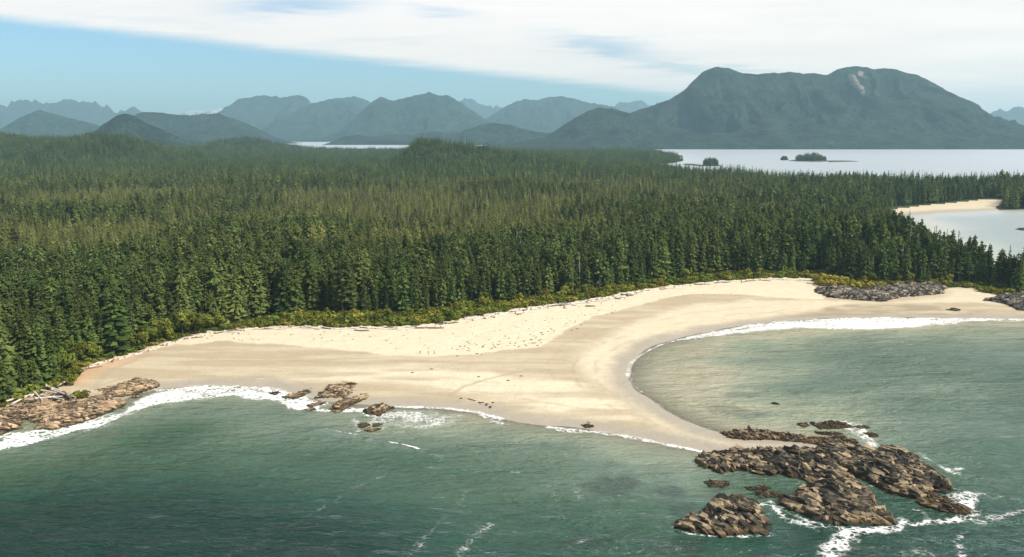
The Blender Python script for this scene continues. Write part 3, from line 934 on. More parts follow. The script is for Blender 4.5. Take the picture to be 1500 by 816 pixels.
def rock(name, label, cat, poly, hmax, mat, step=0.5, group=None, strike=-52, seed=0, base=0.0, steep=3.4):
    hmax = hmax * 0.62
    ys = [p[1] for p in poly]
    ymid = (min(ys) + max(ys)) / 2
    P = []
    for p in poly:
        k = 0.5 * hmax * sstep(0.0, 1.0, np.array((ymid - p[1]) / max(1.0, (max(ys) - ymid))))
        q = at(p[0], p[1], base + float(k))
        P.append((q.x, q.y))
    P = np.array(P)
    xs = np.arange(P[:, 0].min() - 2, P[:, 0].max() + 2, step)
    yv = np.arange(P[:, 1].min() - 2, P[:, 1].max() + 2, step)
    X, Y = np.meshgrid(xs, yv)
    X, Y = X.ravel(), Y.ravel()
    s = sd_poly(X, Y, P) + (fbm(X / 3.2, Y / 3.2, seed + 1, 4) - 0.5) * min(5.0, 0.9 * hmax + 1.2)
    ins = np.maximum(s, 0)

    def base_height(xq, yq, inside):
        return hmax * (1 - np.exp(-inside / steep)) * (0.30 + 0.85 * fbm(xq / 11, yq / 11, seed + 9, 3)) + 0.06 * np.minimum(inside, 6)
    h = base_height(X, Y, ins) + (fbm(X / 2.5, Y / 2.5, seed + 13, 2) - 0.5) * 0.4 * (1 - np.exp(-ins / steep))
    ground = 0
    if base > 0.2:
        th, _, _ = terrain(X, Y)
        ground = th
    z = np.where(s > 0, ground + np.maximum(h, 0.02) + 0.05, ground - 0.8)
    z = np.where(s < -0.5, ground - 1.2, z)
    f = grid_faces(len(yv), len(xs))
    v, f, u = compact(np.stack([X, Y, z], 1), f, s[f].max(1) > -0.6)
    org = np.array([P[:, 0].mean(), P[:, 1].mean(), 0])
    # slabs: angular blocks broken along one strike, all dipping roughly the same way
    rr = np.random.default_rng(seed + 77)
    k = min(1.0, max(0.34, hmax / 2.6))
    sp = 1.75 * k
    gx, gy = np.meshgrid(np.arange(P[:, 0].min(), P[:, 0].max(), sp), np.arange(P[:, 1].min(), P[:, 1].max(), sp * 0.8))
    gx = gx.ravel() + rr.uniform(-.5, .5, gx.size) * sp
    gy = gy.ravel() + rr.uniform(-.5, .5, gy.size) * sp
    gs = sd_poly(gx, gy, P) + (fbm(gx / 3.2, gy / 3.2, seed + 1, 4) - 0.5) * min(5.0, 0.9 * hmax + 1.2)
    ok = gs > 0.55 * k
    gx, gy, gs = gx[ok], gy[ok], gs[ok]
    m_ = len(gx)
    zb = base_height(gx, gy, gs) + (terrain(gx, gy)[0] if base > 0.2 else 0)
    big = rr.random(m_) ** 3
    huge = (rr.random(m_) < .07) * rr.uniform(.6, 1.5, m_)
    L = (1.2 + 2.4 * big + 0.9 * rr.random(m_) + 1.2 * huge) * 1.25 * k * 0.5 * 1.25
    Wd = (0.6 + 0.75 * big + 0.4 * rr.random(m_) + 0.3 * huge) * k * 0.5 * 1.3
    T = (0.7 + 0.8 * big + 0.5 * rr.random(m_)) * k * 0.5 * 1.35
    yaw = math.radians(strike) + rr.normal(0, .17, m_) + 0.7 * (fbm(gx / 14, gy / 14, seed + 21, 2) - 0.5)
    roll = math.radians(30) + rr.normal(0, .22, m_)
    pitch = rr.normal(0, .11, m_)
    cor = np.array([(-1, -1, -1), (1, -1, -1), (1, 1, -1), (-1, 1, -1), (-1, -1, 1), (1, -1, 1), (1, 1, 1), (-1, 1, 1)], float)
    vary = 0.72 + 0.95 * fbm(gx / 9, gy / 9, seed + 41, 2) ** 1.5
    L, Wd, T = L * vary, Wd * vary, T * vary
    C8 = cor[None] * np.stack([L, Wd, T], 1)[:, None, :]
    C8[:, 4:, :2] *= rr.uniform(.25, .9, (m_, 1, 2))
    C8[:, 4:, 1] += (rr.uniform(-.5, .5, m_) * Wd)[:, None]
    C8 += rr.normal(0, 1, C8.shape) * (np.minimum(0.30 * np.stack([L, Wd, T], 1), 0.42))[:, None, :]
    cr_, sr_, cp, sp_, cy_, sy_ = np.cos(roll), np.sin(roll), np.cos(pitch), np.sin(pitch), np.cos(yaw), np.sin(yaw)
    x1, y1, z1 = C8[..., 0], C8[..., 1] * cr_[:, None] - C8[..., 2] * sr_[:, None], C8[..., 1] * sr_[:, None] + C8[..., 2] * cr_[:, None]
    x2, z2 = x1 * cp[:, None] + z1 * sp_[:, None], -x1 * sp_[:, None] + z1 * cp[:, None]
    x3, y3 = x2 * cy_[:, None] - y1 * sy_[:, None], x2 * sy_[:, None] + y1 * cy_[:, None]
    lift = zb + rr.normal(0, .15, m_) * k - 0.10 * k
    SV = np.stack([gx[:, None] + x3, gy[:, None] + y3, lift[:, None] + z2], -1).reshape(-1, 3)
    cf = np.array([(0, 3, 2, 1), (4, 5, 6, 7), (0, 1, 5, 4), (1, 2, 6, 5), (2, 3, 7, 6), (3, 0, 4, 7)])
    SF = (cf[None] + 8 * np.arange(m_)[:, None, None]).reshape(-1, 4)
    tone_s = np.clip(rr.normal(.5, .24, m_) + 0.5 * (fbm(gx / 8, gy / 8, seed + 17, 2) - .5), 0, 1)
    n0 = len(v)
    allv = np.concatenate([v, SV]) - org
    allf = np.concatenate([f, SF + n0])
    me = new_mesh(name, allv, allf, smooth=False)
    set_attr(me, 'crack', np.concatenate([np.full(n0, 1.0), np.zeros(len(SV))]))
    set_attr(me, 'face_tone', np.concatenate([np.full(n0, .25), np.repeat(tone_s, 8)]))
    o = link(name, me, mat)
    o.location = org
    return tag(o, label, cat, group)


R = 'rock'
rock('rocky_islet', 'long craggy dark rock islet at the tip of the sand spit', R,
     [(1020, 672), (1030, 664), (1048, 661), (1075, 656), (1105, 653), (1150, 652), (1190, 653), (1215, 646), (1240, 646), (1265, 654), (1290, 658), (1305, 653), (1320, 656), (1338, 666), (1352, 679), (1375, 695), (1397, 713), (1385, 722), (1360, 730),
      (1345, 734), (1320, 727), (1290, 720), (1275, 707), (1255, 700), (1240, 694), (1250, 712), (1230, 716), (1205, 712), (1180, 705), (1160, 700), (1145, 697), (1120, 696), (1100, 690), (1075, 690), (1055, 692), (1040, 688), (1025, 683)], 5.0, m_rock, 0.42, seed=401)
rock('rocky_islet', 'brown rock mass in front of the long islet, foam along its lower edge', R,
     [(1148, 738), (1172, 716), (1195, 706), (1230, 700), (1262, 706), (1278, 728), (1290, 748), (1318, 765), (1300, 769), (1260, 769), (1230, 772), (1205, 766), (1180, 756), (1160, 748)], 4.2, m_rock, 0.40, seed=411)
rock('rocky_islet', 'separate peaked ochre rock nearest the bottom, left of the foam channel', R,
     [(988, 772), (1000, 764), (1020, 757), (1035, 745), (1045, 735), (1055, 725), (1075, 720), (1095, 727), (1110, 735), (1114, 750), (1108, 756), (1126, 768), (1122, 778), (1100, 780), (1070, 784), (1030, 783), (1005, 779)], 4.6, m_rock, 0.38, seed=421)
rock('rocky_islet', 'small dark rock off the right end of the long islet', R, [(1345, 737), (1360, 727), (1385, 724), (1400, 735), (1416, 748), (1412, 755), (1385, 753), (1365, 746)], 2.6, m_rock, 0.4, seed=431)
rock('rock_outcrop', 'low line of dark rocks along the far side of the sand tongue', R, [(1055, 634), (1080, 629), (1110, 628), (1150, 633), (1180, 640), (1212, 642), (1240, 640), (1262, 650), (1240, 653), (1200, 652), (1160, 648), (1130, 644), (1110, 646), (1090, 646), (1070, 643)], 2.4, m_rock, 0.42, seed=441)
rock('rock_outcrop', 'flat wave-washed rock behind the islet with surf on its far side', R, [(1188, 621), (1215, 615), (1240, 618), (1247, 625), (1225, 629), (1200, 628)], 1.8, m_rock, 0.42, seed=451)
rock('rock_outcrop', 'low dark rock just left of the flat wave-washed rock', R, [(1164, 620), (1180, 619), (1187, 624), (1176, 626)], 1.0, m_rock, 0.42, seed=453)
rock('rock_outcrop', 'narrow rock ledge between the flat wave-washed rock and the islet', R, [(1196, 633), (1232, 632), (1236, 637), (1205, 638)], 1.2, m_rock, 0.42, seed=455)
rock('rock_outcrop', 'small rock in the surf right of the flat wave-washed rock', R, [(1253, 625), (1268, 622), (1274, 627), (1260, 630)], 1.2, m_rock, 0.4, seed=457)
rock('rock_outcrop', 'low outer rock in the surf, furthest right behind the islet', R, [(1264, 633), (1280, 634), (1287, 639), (1274, 641)], 1.0, m_rock, 0.4, seed=459)
rock('rock_outcrop', 'low brown rock left of the pool below the islet', R, [(1030, 705), (1048, 702), (1068, 706), (1060, 714), (1040, 714)], 1.1, m_rock, 0.38, seed=461)
rock('rock_outcrop', 'half-sunk rock strip in the middle of the sheltered pool', R, [(1092, 714), (1112, 711), (1131, 713), (1120, 718), (1098, 718)], 0.7, m_rock, 0.36, seed=463)
rock('rock_outcrop', 'weedy flat rock between the pool and the peaked ochre rock', R, [(1100, 722), (1118, 719), (1150, 724), (1145, 729), (1112, 729)], 0.7, m_rock, 0.36, seed=464)
rock('rock_outcrop', 'tiny lone rock awash in the right bay', R, [(1130, 591), (1136, 589), (1142, 592), (1136, 594)], 0.6, m_rock_tan, 0.36, seed=465)
rock('rock_outcrop', 'broad tan rock shelf at the left end of the beach under the driftwood', R,
     [(-120, 655), (-60, 628), (0, 600), (20, 590), (45, 580), (85, 573), (110, 578), (130, 580), (160, 578), (176, 590), (166, 602), (140, 612), (110, 622), (75, 631), (58, 628), (48, 616), (34, 614), (24, 630), (0, 638), (-60, 660)], 3.4, m_rock_tan, 0.5, seed=471, strike=10)
rock('rock_outcrop', 'long tan rock ridge running from the sand into the left surf', R, [(130, 574), (165, 567), (185, 558), (205, 553), (228, 557), (235, 566), (215, 574), (185, 581), (150, 584)], 2.6, m_rock_tan, 0.45, seed=473, strike=10)
rock('rock_outcrop', 'small rock in the surf below the long tan ridge', R, [(190, 582), (200, 579), (206, 581), (198, 584)], 0.7, m_rock_tan, 0.4, seed=474)
rock('rock_outcrop', 'largest tan rock at the water line of the left beach', R, [(462, 584), (474, 572), (490, 562), (510, 559), (524, 562), (524, 575), (507, 584), (485, 583)], 2.8, m_rock_tan, 0.42, seed=475, strike=25)
rock('rock_outcrop', 'slanting tan rock in the surf in front of the largest tan rock', R, [(484, 600), (497, 588), (515, 584), (535, 572), (542, 578), (536, 588), (515, 594), (497, 602)], 2.0, m_rock_tan, 0.42, seed=477, strike=25)
rock('rock_outcrop', 'low dark rock awash at the left of the tan beach rocks', R, [(394, 577), (403, 572), (411, 574), (404, 579)], 0.9, m_rock_tan, 0.4, seed=479)
rock('rock_outcrop', 'two-ridged low rock between the surf and the largest tan rock', R, [(416, 582), (440, 574), (456, 567), (460, 574), (446, 580), (430, 586)], 1.3, m_rock_tan, 0.4, seed=481, strike=25)
for i, (q, lb) in enumerate([((470, 591, 8, 3), 'small weedy rock in the surf nearest below the largest tan rock'), ((455, 600, 8, 3), 'thin sunken rock at the outer edge of the surf by the tan rocks'), ((496, 602, 7, 3), 'small dark rock at the foot of the slanting tan rock'),
                             ((532, 623, 9, 5), 'dark rock awash below the round dark rock, left of a pair'), ((552, 622, 7, 3), 'little rock awash below the round dark rock, right of a pair'), ((545, 630, 11, 3), 'lowest dark rock awash below the round dark rock'), ((456, 594, 6, 3), 'tiny rock in foam left of the slanting tan rock')]):
    x, y, a, b = q
    rock('rock_outcrop', lb, R, [(x - a, y + b * .3), (x - a * .3, y - b), (x + a * .7, y - b * .8), (x + a, y), (x + a * .2, y + b), (x - a * .6, y + b)], 1.0, m_rock_tan, 0.36, seed=490 + 2 * i, strike=25)
rock('rock_outcrop', 'round dark rock standing in the swash of the left beach', R, [(537, 603), (545, 593), (556, 589), (570, 593), (577, 597), (570, 602), (556, 610), (543, 608)], 2.8, m_rock, 0.4, seed=507, strike=40)
rock('rock_outcrop', 'small tan rock on the wet sand right of the largest tan rock', R, [(545, 578), (551, 574), (556, 577), (550, 580)], 0.8, m_rock_tan, 0.36, seed=508)
rock('rock_outcrop', 'lone low brown rock on the wet sand near the middle of the spit', R, [(852, 624), (862, 618.5), (876, 623), (866, 627.5), (855, 627)], 1.1, m_rock, 0.36, seed=509)
rock('rock_outcrop', 'dark grey jagged rocks under the yellow shrubs at the head of the right bay', R,
     [(1192, 429), (1205, 424), (1230, 425), (1262, 425), (1300, 422), (1340, 418), (1366, 415), (1384, 421), (1382, 431), (1350, 434), (1322, 436), (1292, 442), (1262, 440), (1222, 437)], 6.0, m_rock_grey, 0.6, seed=511, strike=20, base=2.0, steep=4)
rock('rock_outcrop', 'dark grey rocks at the right edge below the forest', R, [(1444, 442), (1462, 434), (1500, 430), (1560, 438), (1600, 452), (1540, 459), (1492, 454), (1478, 447)], 4.5, m_rock_grey, 0.6, seed=521, strike=20, base=1.5)
rock('rock_outcrop', 'low rock in the cove beyond the forested point', R, [(1488, 336), (1500, 334), (1520, 336), (1500, 338)], 2.5, m_rock_grey, 1.2, seed=531)
rock('rock_outcrop', 'dark patch of rocks on the wet sand of the right bay', R, [(1386, 456), (1394, 452), (1408, 455), (1402, 457)], 0.8, m_rock_grey, 0.5, seed=533, base=0.6)


# ------------------------------------------------------------------ trees: shapes
def foliage_material(name, dark, light, olive, yellow_amt=1.0):
    m, nt, out = material(name)
    oi = nt.add('ShaderNodeObjectInfo')
    ta = nt.attr('tint')
    ol = nt.attr('olive', 'INSTANCER')
    c = nt.mix(ta.outputs['Fac'], dark, light)
    lf = nt.mix(ta.outputs['Fac'], tuple(v * 0.7 for v in olive), tuple(v * 1.35 for v in olive))
    rnd = nt.math('ADD', nt.math('MULTIPLY', oi.outputs['Random'], 0.36), nt.math('MULTIPLY', ol.outputs['Fac'], yellow_amt))
    c = nt.mix(nt.math('SUBTRACT', rnd, 0.06, clamp=True), c, lf)
    br = nt.maprange(nt.math('FRACT', nt.math('MULTIPLY', oi.outputs['Random'], 7.31)), 0, 1, 0.5, 1.35)
    hs = nt.add('ShaderNodeVectorMath', operation='SCALE')
    nt.l.new(c, hs.inputs[0])
    nt.l.new(br, hs.inputs['Scale'])
    dif = nt.add('ShaderNodeBsdfDiffuse')
    nt.l.new(hs.outputs[0], dif.inputs[0])
    trl = nt.add('ShaderNodeBsdfTranslucent')
    nt.l.new(hs.outputs[0], trl.inputs[0])
    mx = nt.add('ShaderNodeMixShader')
    mx.inputs[0].default_value = 0.14
    nt.l.new(dif.outputs[0], mx.inputs[1])
    nt.l.new(trl.outputs[0], mx.inputs[2])
    nt.l.new(mx.outputs[0], out.inputs[0])
    return m


def simple_material(name, a, b, scale, rough=0.9, bump=0.0):
    m, nt, out = material(name)
    tcn = nt.add('ShaderNodeTexCoord').outputs['Object']
    n = nt.noise(tcn, scale, 4, 0.65)
    principled(nt, out, nt.mix(n, a, b), rough, nt.bump(n, 0.6, bump) if bump else None, 0.15)
    return m


m_needle = foliage_material('conifer_needles', (0.008, 0.026, 0.008), (0.092, 0.136, 0.036), (0.150, 0.160, 0.046))
m_leaf = foliage_material('shrub_leaves', (0.030, 0.070, 0.012), (0.115, 0.165, 0.030), (0.26, 0.215, 0.036))
m_bark = simple_material('tree_bark', (0.045, 0.036, 0.028), (0.15, 0.13, 0.11), 1.5)
m_snag = simple_material('weathered_wood', (0.20, 0.18, 0.155), (0.46, 0.42, 0.37), 1.2)
m_drift = simple_material('driftwood', (0.36, 0.32, 0.275), (0.70, 0.65, 0.58), 0.8)
m_drift_dark = simple_material('dark_driftwood', (0.07, 0.055, 0.045), (0.22, 0.18, 0.14), 0.9)


class TB:
    """collects triangles with a tint per triangle and a material slot"""

    def __init__(self):
        self.v, self.f, self.t, self.m = [], [], [], []

    def tri(self, a, b, c, t, m=0):
        i = len(self.v)
        self.v += [a, b, c]
        self.f.append((i, i + 1, i + 2))
        self.t.append(t)
        self.m.append(m)

    def tube(self, pts, rads, n, t=0.5, m=0):
        rings = []
        for k, (p, r) in enumerate(zip(pts, rads)):
            p = Vector(p)
            q = Vector(pts[min(k + 1, len(pts) - 1)]) - Vector(pts[max(k - 1, 0)])
            q.normalize()
            e = q.cross(Vector((0.31, 0.87, 0.11))).normalized()
            g = q.cross(e)
            rings.append([p + (e * math.cos(2 * math.pi * j / n) + g * math.sin(2 * math.pi * j / n)) * r for j in range(n)])
        for a, b in zip(rings[:-1], rings[1:]):
            for j in range(n):
                self.tri(a[j], a[(j + 1) % n], b[(j + 1) % n], t, m)
                self.tri(a[j], b[(j + 1) % n], b[j], t, m)
        for j in range(1, n - 1):
            self.tri(rings[-1][0], rings[-1][j], rings[-1][j + 1], t, m)
            self.tri(rings[0][0], rings[0][j + 1], rings[0][j], t, m)

    def mesh(self, name, mats):
        me = new_mesh(name, [tuple(p) for p in self.v], self.f, smooth=False)
        set_attr(me, 'tint', self.t, 'FLOAT', 'FACE')
        me.polygons.foreach_set('material_index', np.array(self.m, np.int32))
        for mm in mats:
            me.materials.append(mm)
        return me


def conifer(tb, rnd, hgt, base, lmax, whorls, per, droop=0.32, ragged=0.35, taper=0.85, org=(0, 0, 0), simple=False, flat=0.0):
    """branches in uneven whorls, each a drooping spray of leaf-sized faces"""
    ox, oy, oz = org
    lean = (rnd.uniform(-.02, .02), rnd.uniform(-.02, .02))
    gaps = [rnd.random() * 2 * math.pi for _ in range(3)]
    for w in range(whorls):
        t = (w + rnd.uniform(-.3, .3)) / whorls
        t = min(max(t, 0), 0.985)
        z = hgt * (base + (1 - base) * t)
        L0 = lmax * ((1 - t) ** taper) * (0.75 + 0.25 * min(1, t / 0.12)) + 0.25
        a0 = rnd.random() * 6.28
        for k in range(per):
            if rnd.random() < 0.10:
                continue
            a = a0 + 6.283 * k / per + rnd.uniform(-.35, .35)
            L = L0 * rnd.uniform(1 - ragged, 1 + ragged * 0.7)
            if t > 0.08 and any(abs((a - g + math.pi) % 6.283 - math.pi) < 0.3 for g in gaps) and rnd.random() < 0.45:
                L *= 0.5
            zb = z + rnd.uniform(-.5, .5) * hgt / whorls
            ca, sa = math.cos(a), math.sin(a)
            dr = droop * rnd.uniform(0.5, 1.5) - flat * t
            wd = L * (rnd.uniform(0.26, 0.42) if simple else rnd.uniform(0.17, 0.30)) + 0.15
            cx0, cy0 = ox + lean[0] * zb, oy + lean[1] * zb
            P = lambda r, s, dz: (cx0 + ca * r - sa * s, cy0 + sa * r + ca * s, oz + zb + dz)
            tint = min(1, max(0, rnd.gauss(0.5, 0.25)))
            root = P(0.08 * L, 0, 0.12 * L)
            mid = P(0.62 * L, 0, -dr * L * 0.45 + 0.06 * L)
            tip = P(L, 0, -dr * L)
            lf = P(0.60 * L, wd, -dr * L * 0.75 - 0.10 * L)
            rt = P(0.55 * L, -wd, -dr * L * 0.75 - 0.10 * L)
            if simple:
                tb.tri(root, lf, tip, tint)
                tb.tri(root, tip, rt, tint)
                continue
            tb.tri(root, lf, mid, tint)
            tb.tri(mid, lf, tip, min(1, tint + 0.15))
            tb.tri(root, mid, rt, tint * 0.9)
            tb.tri(mid, tip, rt, min(1, tint + 0.08))
            # hanging twigs under the spray, tinted darker as if in its shade
            hz = P(0.45 * L, rnd.uniform(-.5, .5) * wd, -dr * L * 0.6 - rnd.uniform(0.25, 0.45) * L * 0.8 - 0.3)
            tb.tri(P(0.2 * L, 0, 0), hz, P(0.8 * L, 0, -dr * L * 0.7), tint * 0.8)
    # leader shoot
    topz = oz + hgt
    for k in range(3):
        a = 2.1 * k
        tb.tri((ox + lean[0] * hgt, oy + lean[1] * hgt, topz + 0.03 * hgt), (ox + .35 * math.cos(a), oy + .35 * math.sin(a), topz - 0.05 * hgt), (ox + .35 * math.cos(a + 2.1), oy + .35 * math.sin(a + 2.1), topz - 0.05 * hgt), 0.6)


def leafy(tb, rnd, lobes, n, size, m=0):
    """leaf clumps strewn over and inside a set of lumps"""
    for _ in range(n):
        cx, cy, cz, rx, rz = lobes[rnd.randrange(len(lobes))]
        while True:
            q = Vector((rnd.gauss(0, 1), rnd.gauss(0, 1), rnd.gauss(0, 1)))
            if q.length > 0.1:
                break
        q.normalize()
        r = rnd.uniform(0.62, 1.08)
        p = Vector((cx + q.x * rx * r, cy + q.y * rx * r, max(0.05, cz + q.z * rz * r)))
        e = q.cross(Vector((rnd.uniform(-1, 1), rnd.uniform(-1, 1), rnd.uniform(-1, 1)))).normalized()
        nn = (q + e * rnd.uniform(-.9, .9)).normalized()
        e2 = nn.cross(e).normalized()
        s = size * rnd.uniform(0.6, 1.3)
        t = min(1, max(0, rnd.gauss(0.5, 0.22)))
        a, b, c, d_ = p - e * s, p - e2 * s * 0.7 - nn * s * .2, p + e * s, p + e2 * s * 0.7 - nn * s * .2
        tb.tri(a, b, c, t, m)
        tb.tri(a, c, d_, t, m)


def trunk_mesh(name, hgt, r, mat, rnd, stubs=0):
    tb = TB()
    pts = [(0, 0, -0.8), (rnd.uniform(-.2, .2), rnd.uniform(-.2, .2), hgt * .35), (rnd.uniform(-.3, .3), rnd.uniform(-.3, .3), hgt * .7), (rnd.uniform(-.3, .3), rnd.uniform(-.3, .3), hgt * 0.97)]
    tb.tube(pts, [r * 1.25, r * .85, r * .5, r * .1], 6)
    return tb.mesh(name, [mat])


rnd = random.Random(11)
SPRUCE, SLIM, BROKEN, ROUND = [], [], [], []
for i in range(5):
    tb = TB()
    conifer(tb, rnd, 30, rnd.uniform(0.06, 0.16), rnd.uniform(4.5, 6.0), 30, 9, droop=rnd.uniform(.2, .4), taper=rnd.uniform(.34, .58), ragged=.55)
    SPRUCE.append((tb.mesh('spruce_crown', [m_needle]), trunk_mesh('spruce_trunk', 29, 0.55, m_bark, rnd)))
for i in range(3):
    tb = TB()
    conifer(tb, rnd, 30, rnd.uniform(0.10, 0.2), rnd.uniform(2.5, 3.3), 24, 6, droop=0.4, ragged=0.5, taper=.7)
    SLIM.append((tb.mesh('slim_crown', [m_needle]), trunk_mesh('slim_trunk', 29, 0.4, m_bark, rnd)))
for i in range(3):
    tb = TB()    # wind-worn trees: bare lower trunk, flat-topped layered crown
    conifer(tb, rnd, 27, rnd.uniform(0.30, 0.42), rnd.uniform(4.2, 5.4), 14, 7, droop=0.12, ragged=0.55, taper=.38, flat=0.2)
    BROKEN.append((tb.mesh('layered_crown', [m_needle]), trunk_mesh('layered_trunk', 28, 0.55, m_bark, rnd)))
for i in range(3):
    tb = TB()
    lob = [(rnd.uniform(-2.2, 2.2), rnd.uniform(-2.2, 2.2), rnd.uniform(3.5, 9.5), rnd.uniform(2.0, 3.2), rnd.uniform(1.8, 2.8)) for _ in range(8)]
    leafy(tb, rnd, lob, 460, 0.75)
    ROUND.append((tb.mesh('leafy_crown', [m_leaf]), trunk_mesh('leafy_trunk', 8, 0.3, m_bark, rnd)))
BUSH = []
for i in range(5):
    tb = TB()
    lob = [(rnd.uniform(-1.6, 1.6), rnd.uniform(-1.6, 1.6), rnd.uniform(0.5, 2.2), rnd.uniform(0.9, 1.6), rnd.uniform(0.8, 1.3)) for _ in range(6)]
    leafy(tb, rnd, lob, 230, 0.46)
    BUSH.append(tb.mesh('bush_foliage', [m_leaf]))

# shapes for the masses of the forest, used only through one geometry-node object
PROTO = bpy.data.collections.new('forest_shapes')


def proto(name, tb_or_me, mats=None):
    me = tb_or_me if isinstance(tb_or_me, bpy.types.Mesh) else tb_or_me.mesh(name, mats)
    o = bpy.data.objects.new(name, me)
    PROTO.objects.link(o)


n_proto = 0
PROTO_IDX = {}


def add_proto(kind, tb, mats):
    global n_proto
    proto('shape_%02d' % n_proto, tb, mats)
    PROTO_IDX.setdefault(kind, []).append(n_proto)
    n_proto += 1


def trunk_into(tb, hgt, r, m):
    tb.tube([(0, 0, -1), (0, 0, hgt * .5), (0, 0, hgt * .97)], [r, r * .7, r * .12], 4, 0.5, m)


for i in range(4):
    tb = TB()
    conifer(tb, rnd, 30, rnd.uniform(.08, .2), rnd.uniform(4.4, 5.9), 25, 8, droop=rnd.uniform(.2, .4), taper=rnd.uniform(.34, .58), ragged=.55)
    trunk_into(tb, 30, .5, 1)
    add_proto('spruce', tb, [m_needle, m_bark])
for i in range(3):
    tb = TB()
    conifer(tb, rnd, 30, rnd.uniform(.12, .25), rnd.uniform(2.6, 3.6), 17, 5, droop=.4, ragged=.5, taper=.7)
    trunk_into(tb, 30, .4, 1)
    add_proto('slim', tb, [m_needle, m_bark])
for i in range(2):
    tb = TB()
    conifer(tb, rnd, 27, rnd.uniform(.3, .42), rnd.uniform(4.2, 5.2), 12, 6, droop=.12, ragged=.55, taper=.38, flat=.2)
    trunk_into(tb, 28, .5, 1)
    add_proto('layered', tb, [m_needle, m_bark])
for i in range(2):
    tb = TB()
    tb.tube([(0, 0, -1), (.1, 0, 14), (.2, .1, 27)], [.42, .3, .08], 5, .5, 1)
    for k in range(16):
        z = rnd.uniform(9, 26)
        a = rnd.random() * 6.28
        L = (28 - z) * .16 + .5
        tb.tube([(0, 0, z), (math.cos(a) * L, math.sin(a) * L, z - .1 * L)], [.1, .03], 3, .5, 1)
    add_proto('snag', tb, [m_needle, m_snag])
for i in range(3):
    tb = TB()
    conifer(tb, rnd, 30, .08, rnd.uniform(4.8, 6.2), 15, 6, droop=.34, ragged=.45, taper=.6, simple=True)
    add_proto('far_spruce', tb, [m_needle, m_bark])
for i in range(2):
    tb = TB()
    conifer(tb, rnd, 30, .1, rnd.uniform(2.7, 3.6), 14, 5, droop=.4, ragged=.5, taper=.7, simple=True)
    add_proto('far_slim', tb, [m_needle, m_bark])
for i in range(3):
    tb = TB()
    for k in range(8):
        conifer(tb, rnd, rnd.uniform(21, 31), .1, rnd.uniform(4.0, 5.6), 10, 5, droop=.34, ragged=.45, taper=.65, simple=True, org=(rnd.uniform(-11, 11), rnd.uniform(-11, 11), 0))
    add_proto('clump', tb, [m_needle, m_bark])

# ------------------------------------------------------------------ trees: where they stand
pts = []
for (y0, y1, sp) in ((230, 950, 4.7), (950, 1600, 6.6), (1600, 2300, 8.0), (2300, 3500, 19.0), (3500, 5150, 24.0)):
    ny = int((y1 - y0) / sp)
    for j in range(ny):
        y = y0 + (j + 0.5) * sp
        half = 0.66 * y + 40
        xs = np.arange(-half, half, sp)
        pts.append(np.stack([xs + RNG.uniform(-.46, .46, len(xs)) * sp, y + RNG.uniform(-.46, .46, len(xs)) * sp], 1))
TP = np.concatenate(pts)
th, tdn, tw = terrain(TP[:, 0], TP[:, 1])
tpx, tpy = project(TP[:, 0], TP[:, 1], th)
# a belt of shrubs keeps the trees back from the sand, wide in the middle, none on the left
belt = np.interp(tpx, [-200, 90, 300, 380, 450, 560, 660, 800, 900, 1000, 1150, 1200, 1300, 1400, 1440, 1500], [4, 3, 8, 16, 32, 36, 32, 19, 20, 27, 16, 24, 17, 10, 14, 10])
belt = np.where(TP[:, 1] > 1250, -2, belt * (0.7 + 0.6 * fbm(TP[:, 0] / 25, TP[:, 1] / 25, 131, 2)))
bogn = fbm(TP[:, 0] / 210, TP[:, 1] / 150, 133, 4)
bog = sstep(0.40, 0.60, bogn) * sstep(120, 260, tw) * sstep(2700, 1500, TP[:, 1]) * sstep(1150, 900, tpx)
bog = np.maximum(bog, 0.9 * sstep(840, 960, TP[:, 1]) * sstep(1500, 1250, TP[:, 1]) * sstep(1180, 1000, tpx) * sstep(.30, .48, bogn))
keep = (tw > belt) & (RNG.random(len(TP)) < np.where((bog > .5) & (TP[:, 1] < 2300), 0.72, 0.96))
TP, th, tw, tpx, tpy, bog = TP[keep], th[keep], tw[keep], tpx[keep], tpy[keep], bog[keep]
n = len(TP)
tall = 0.70 + 0.34 * sstep(0, 1, fbm(TP[:, 0] / 60, TP[:, 1] / 60, 137, 3)) + 0.0
size = RNG.normal(1.0, 0.25, n).clip(.45, 1.45) * tall * (1 - 0.36 * bog)
size *= np.where(TP[:, 1] < 1000, 0.91, 0.92)
edge_small = (tw < belt[keep] + 10) & (RNG.random(n) < 0.35) & (TP[:, 1] < 1000)
size = np.where(edge_small, size * RNG.uniform(.45, .75, n), size)
wide = RNG.normal(1.0, .14, n).clip(.7, 1.4)
olive = np.clip(0.68 * bog + RNG.normal(0, .10, n) + 0.62 * (fbm(TP[:, 0] / 55, TP[:, 1] / 55, 139, 3) - .46) + 0.06, 0, 1)
olive = np.clip(olive - .16 * sstep(220, 90, tw) * (TP[:, 1] < 1000) - .2 * sstep(1600, 2300, TP[:, 1]), 0, 1)
promontory = sstep(1100, 1250, tpx) * sstep(900, 700, TP[:, 1])
olive = np.clip(olive + .05 * (1 - promontory) * (TP[:, 1] < 1700) - .12 * promontory, 0, 1)

# the 300 conifers nearest in front stand as trees of their own, the rest are the mass behind
inview = (tpx > -15) & (tpx < 1515) & (tpy > 200) & (tpy < 620) & (TP[:, 1] < 900)
score = np.where(inview, tw + 0.02 * TP[:, 1] - size * 4, 1e9)
order = np.argsort(score)
own = np.zeros(n, bool)
taken = 0
for i in order:
    if taken >= 280:
        break
    own[i] = True
    taken += 1


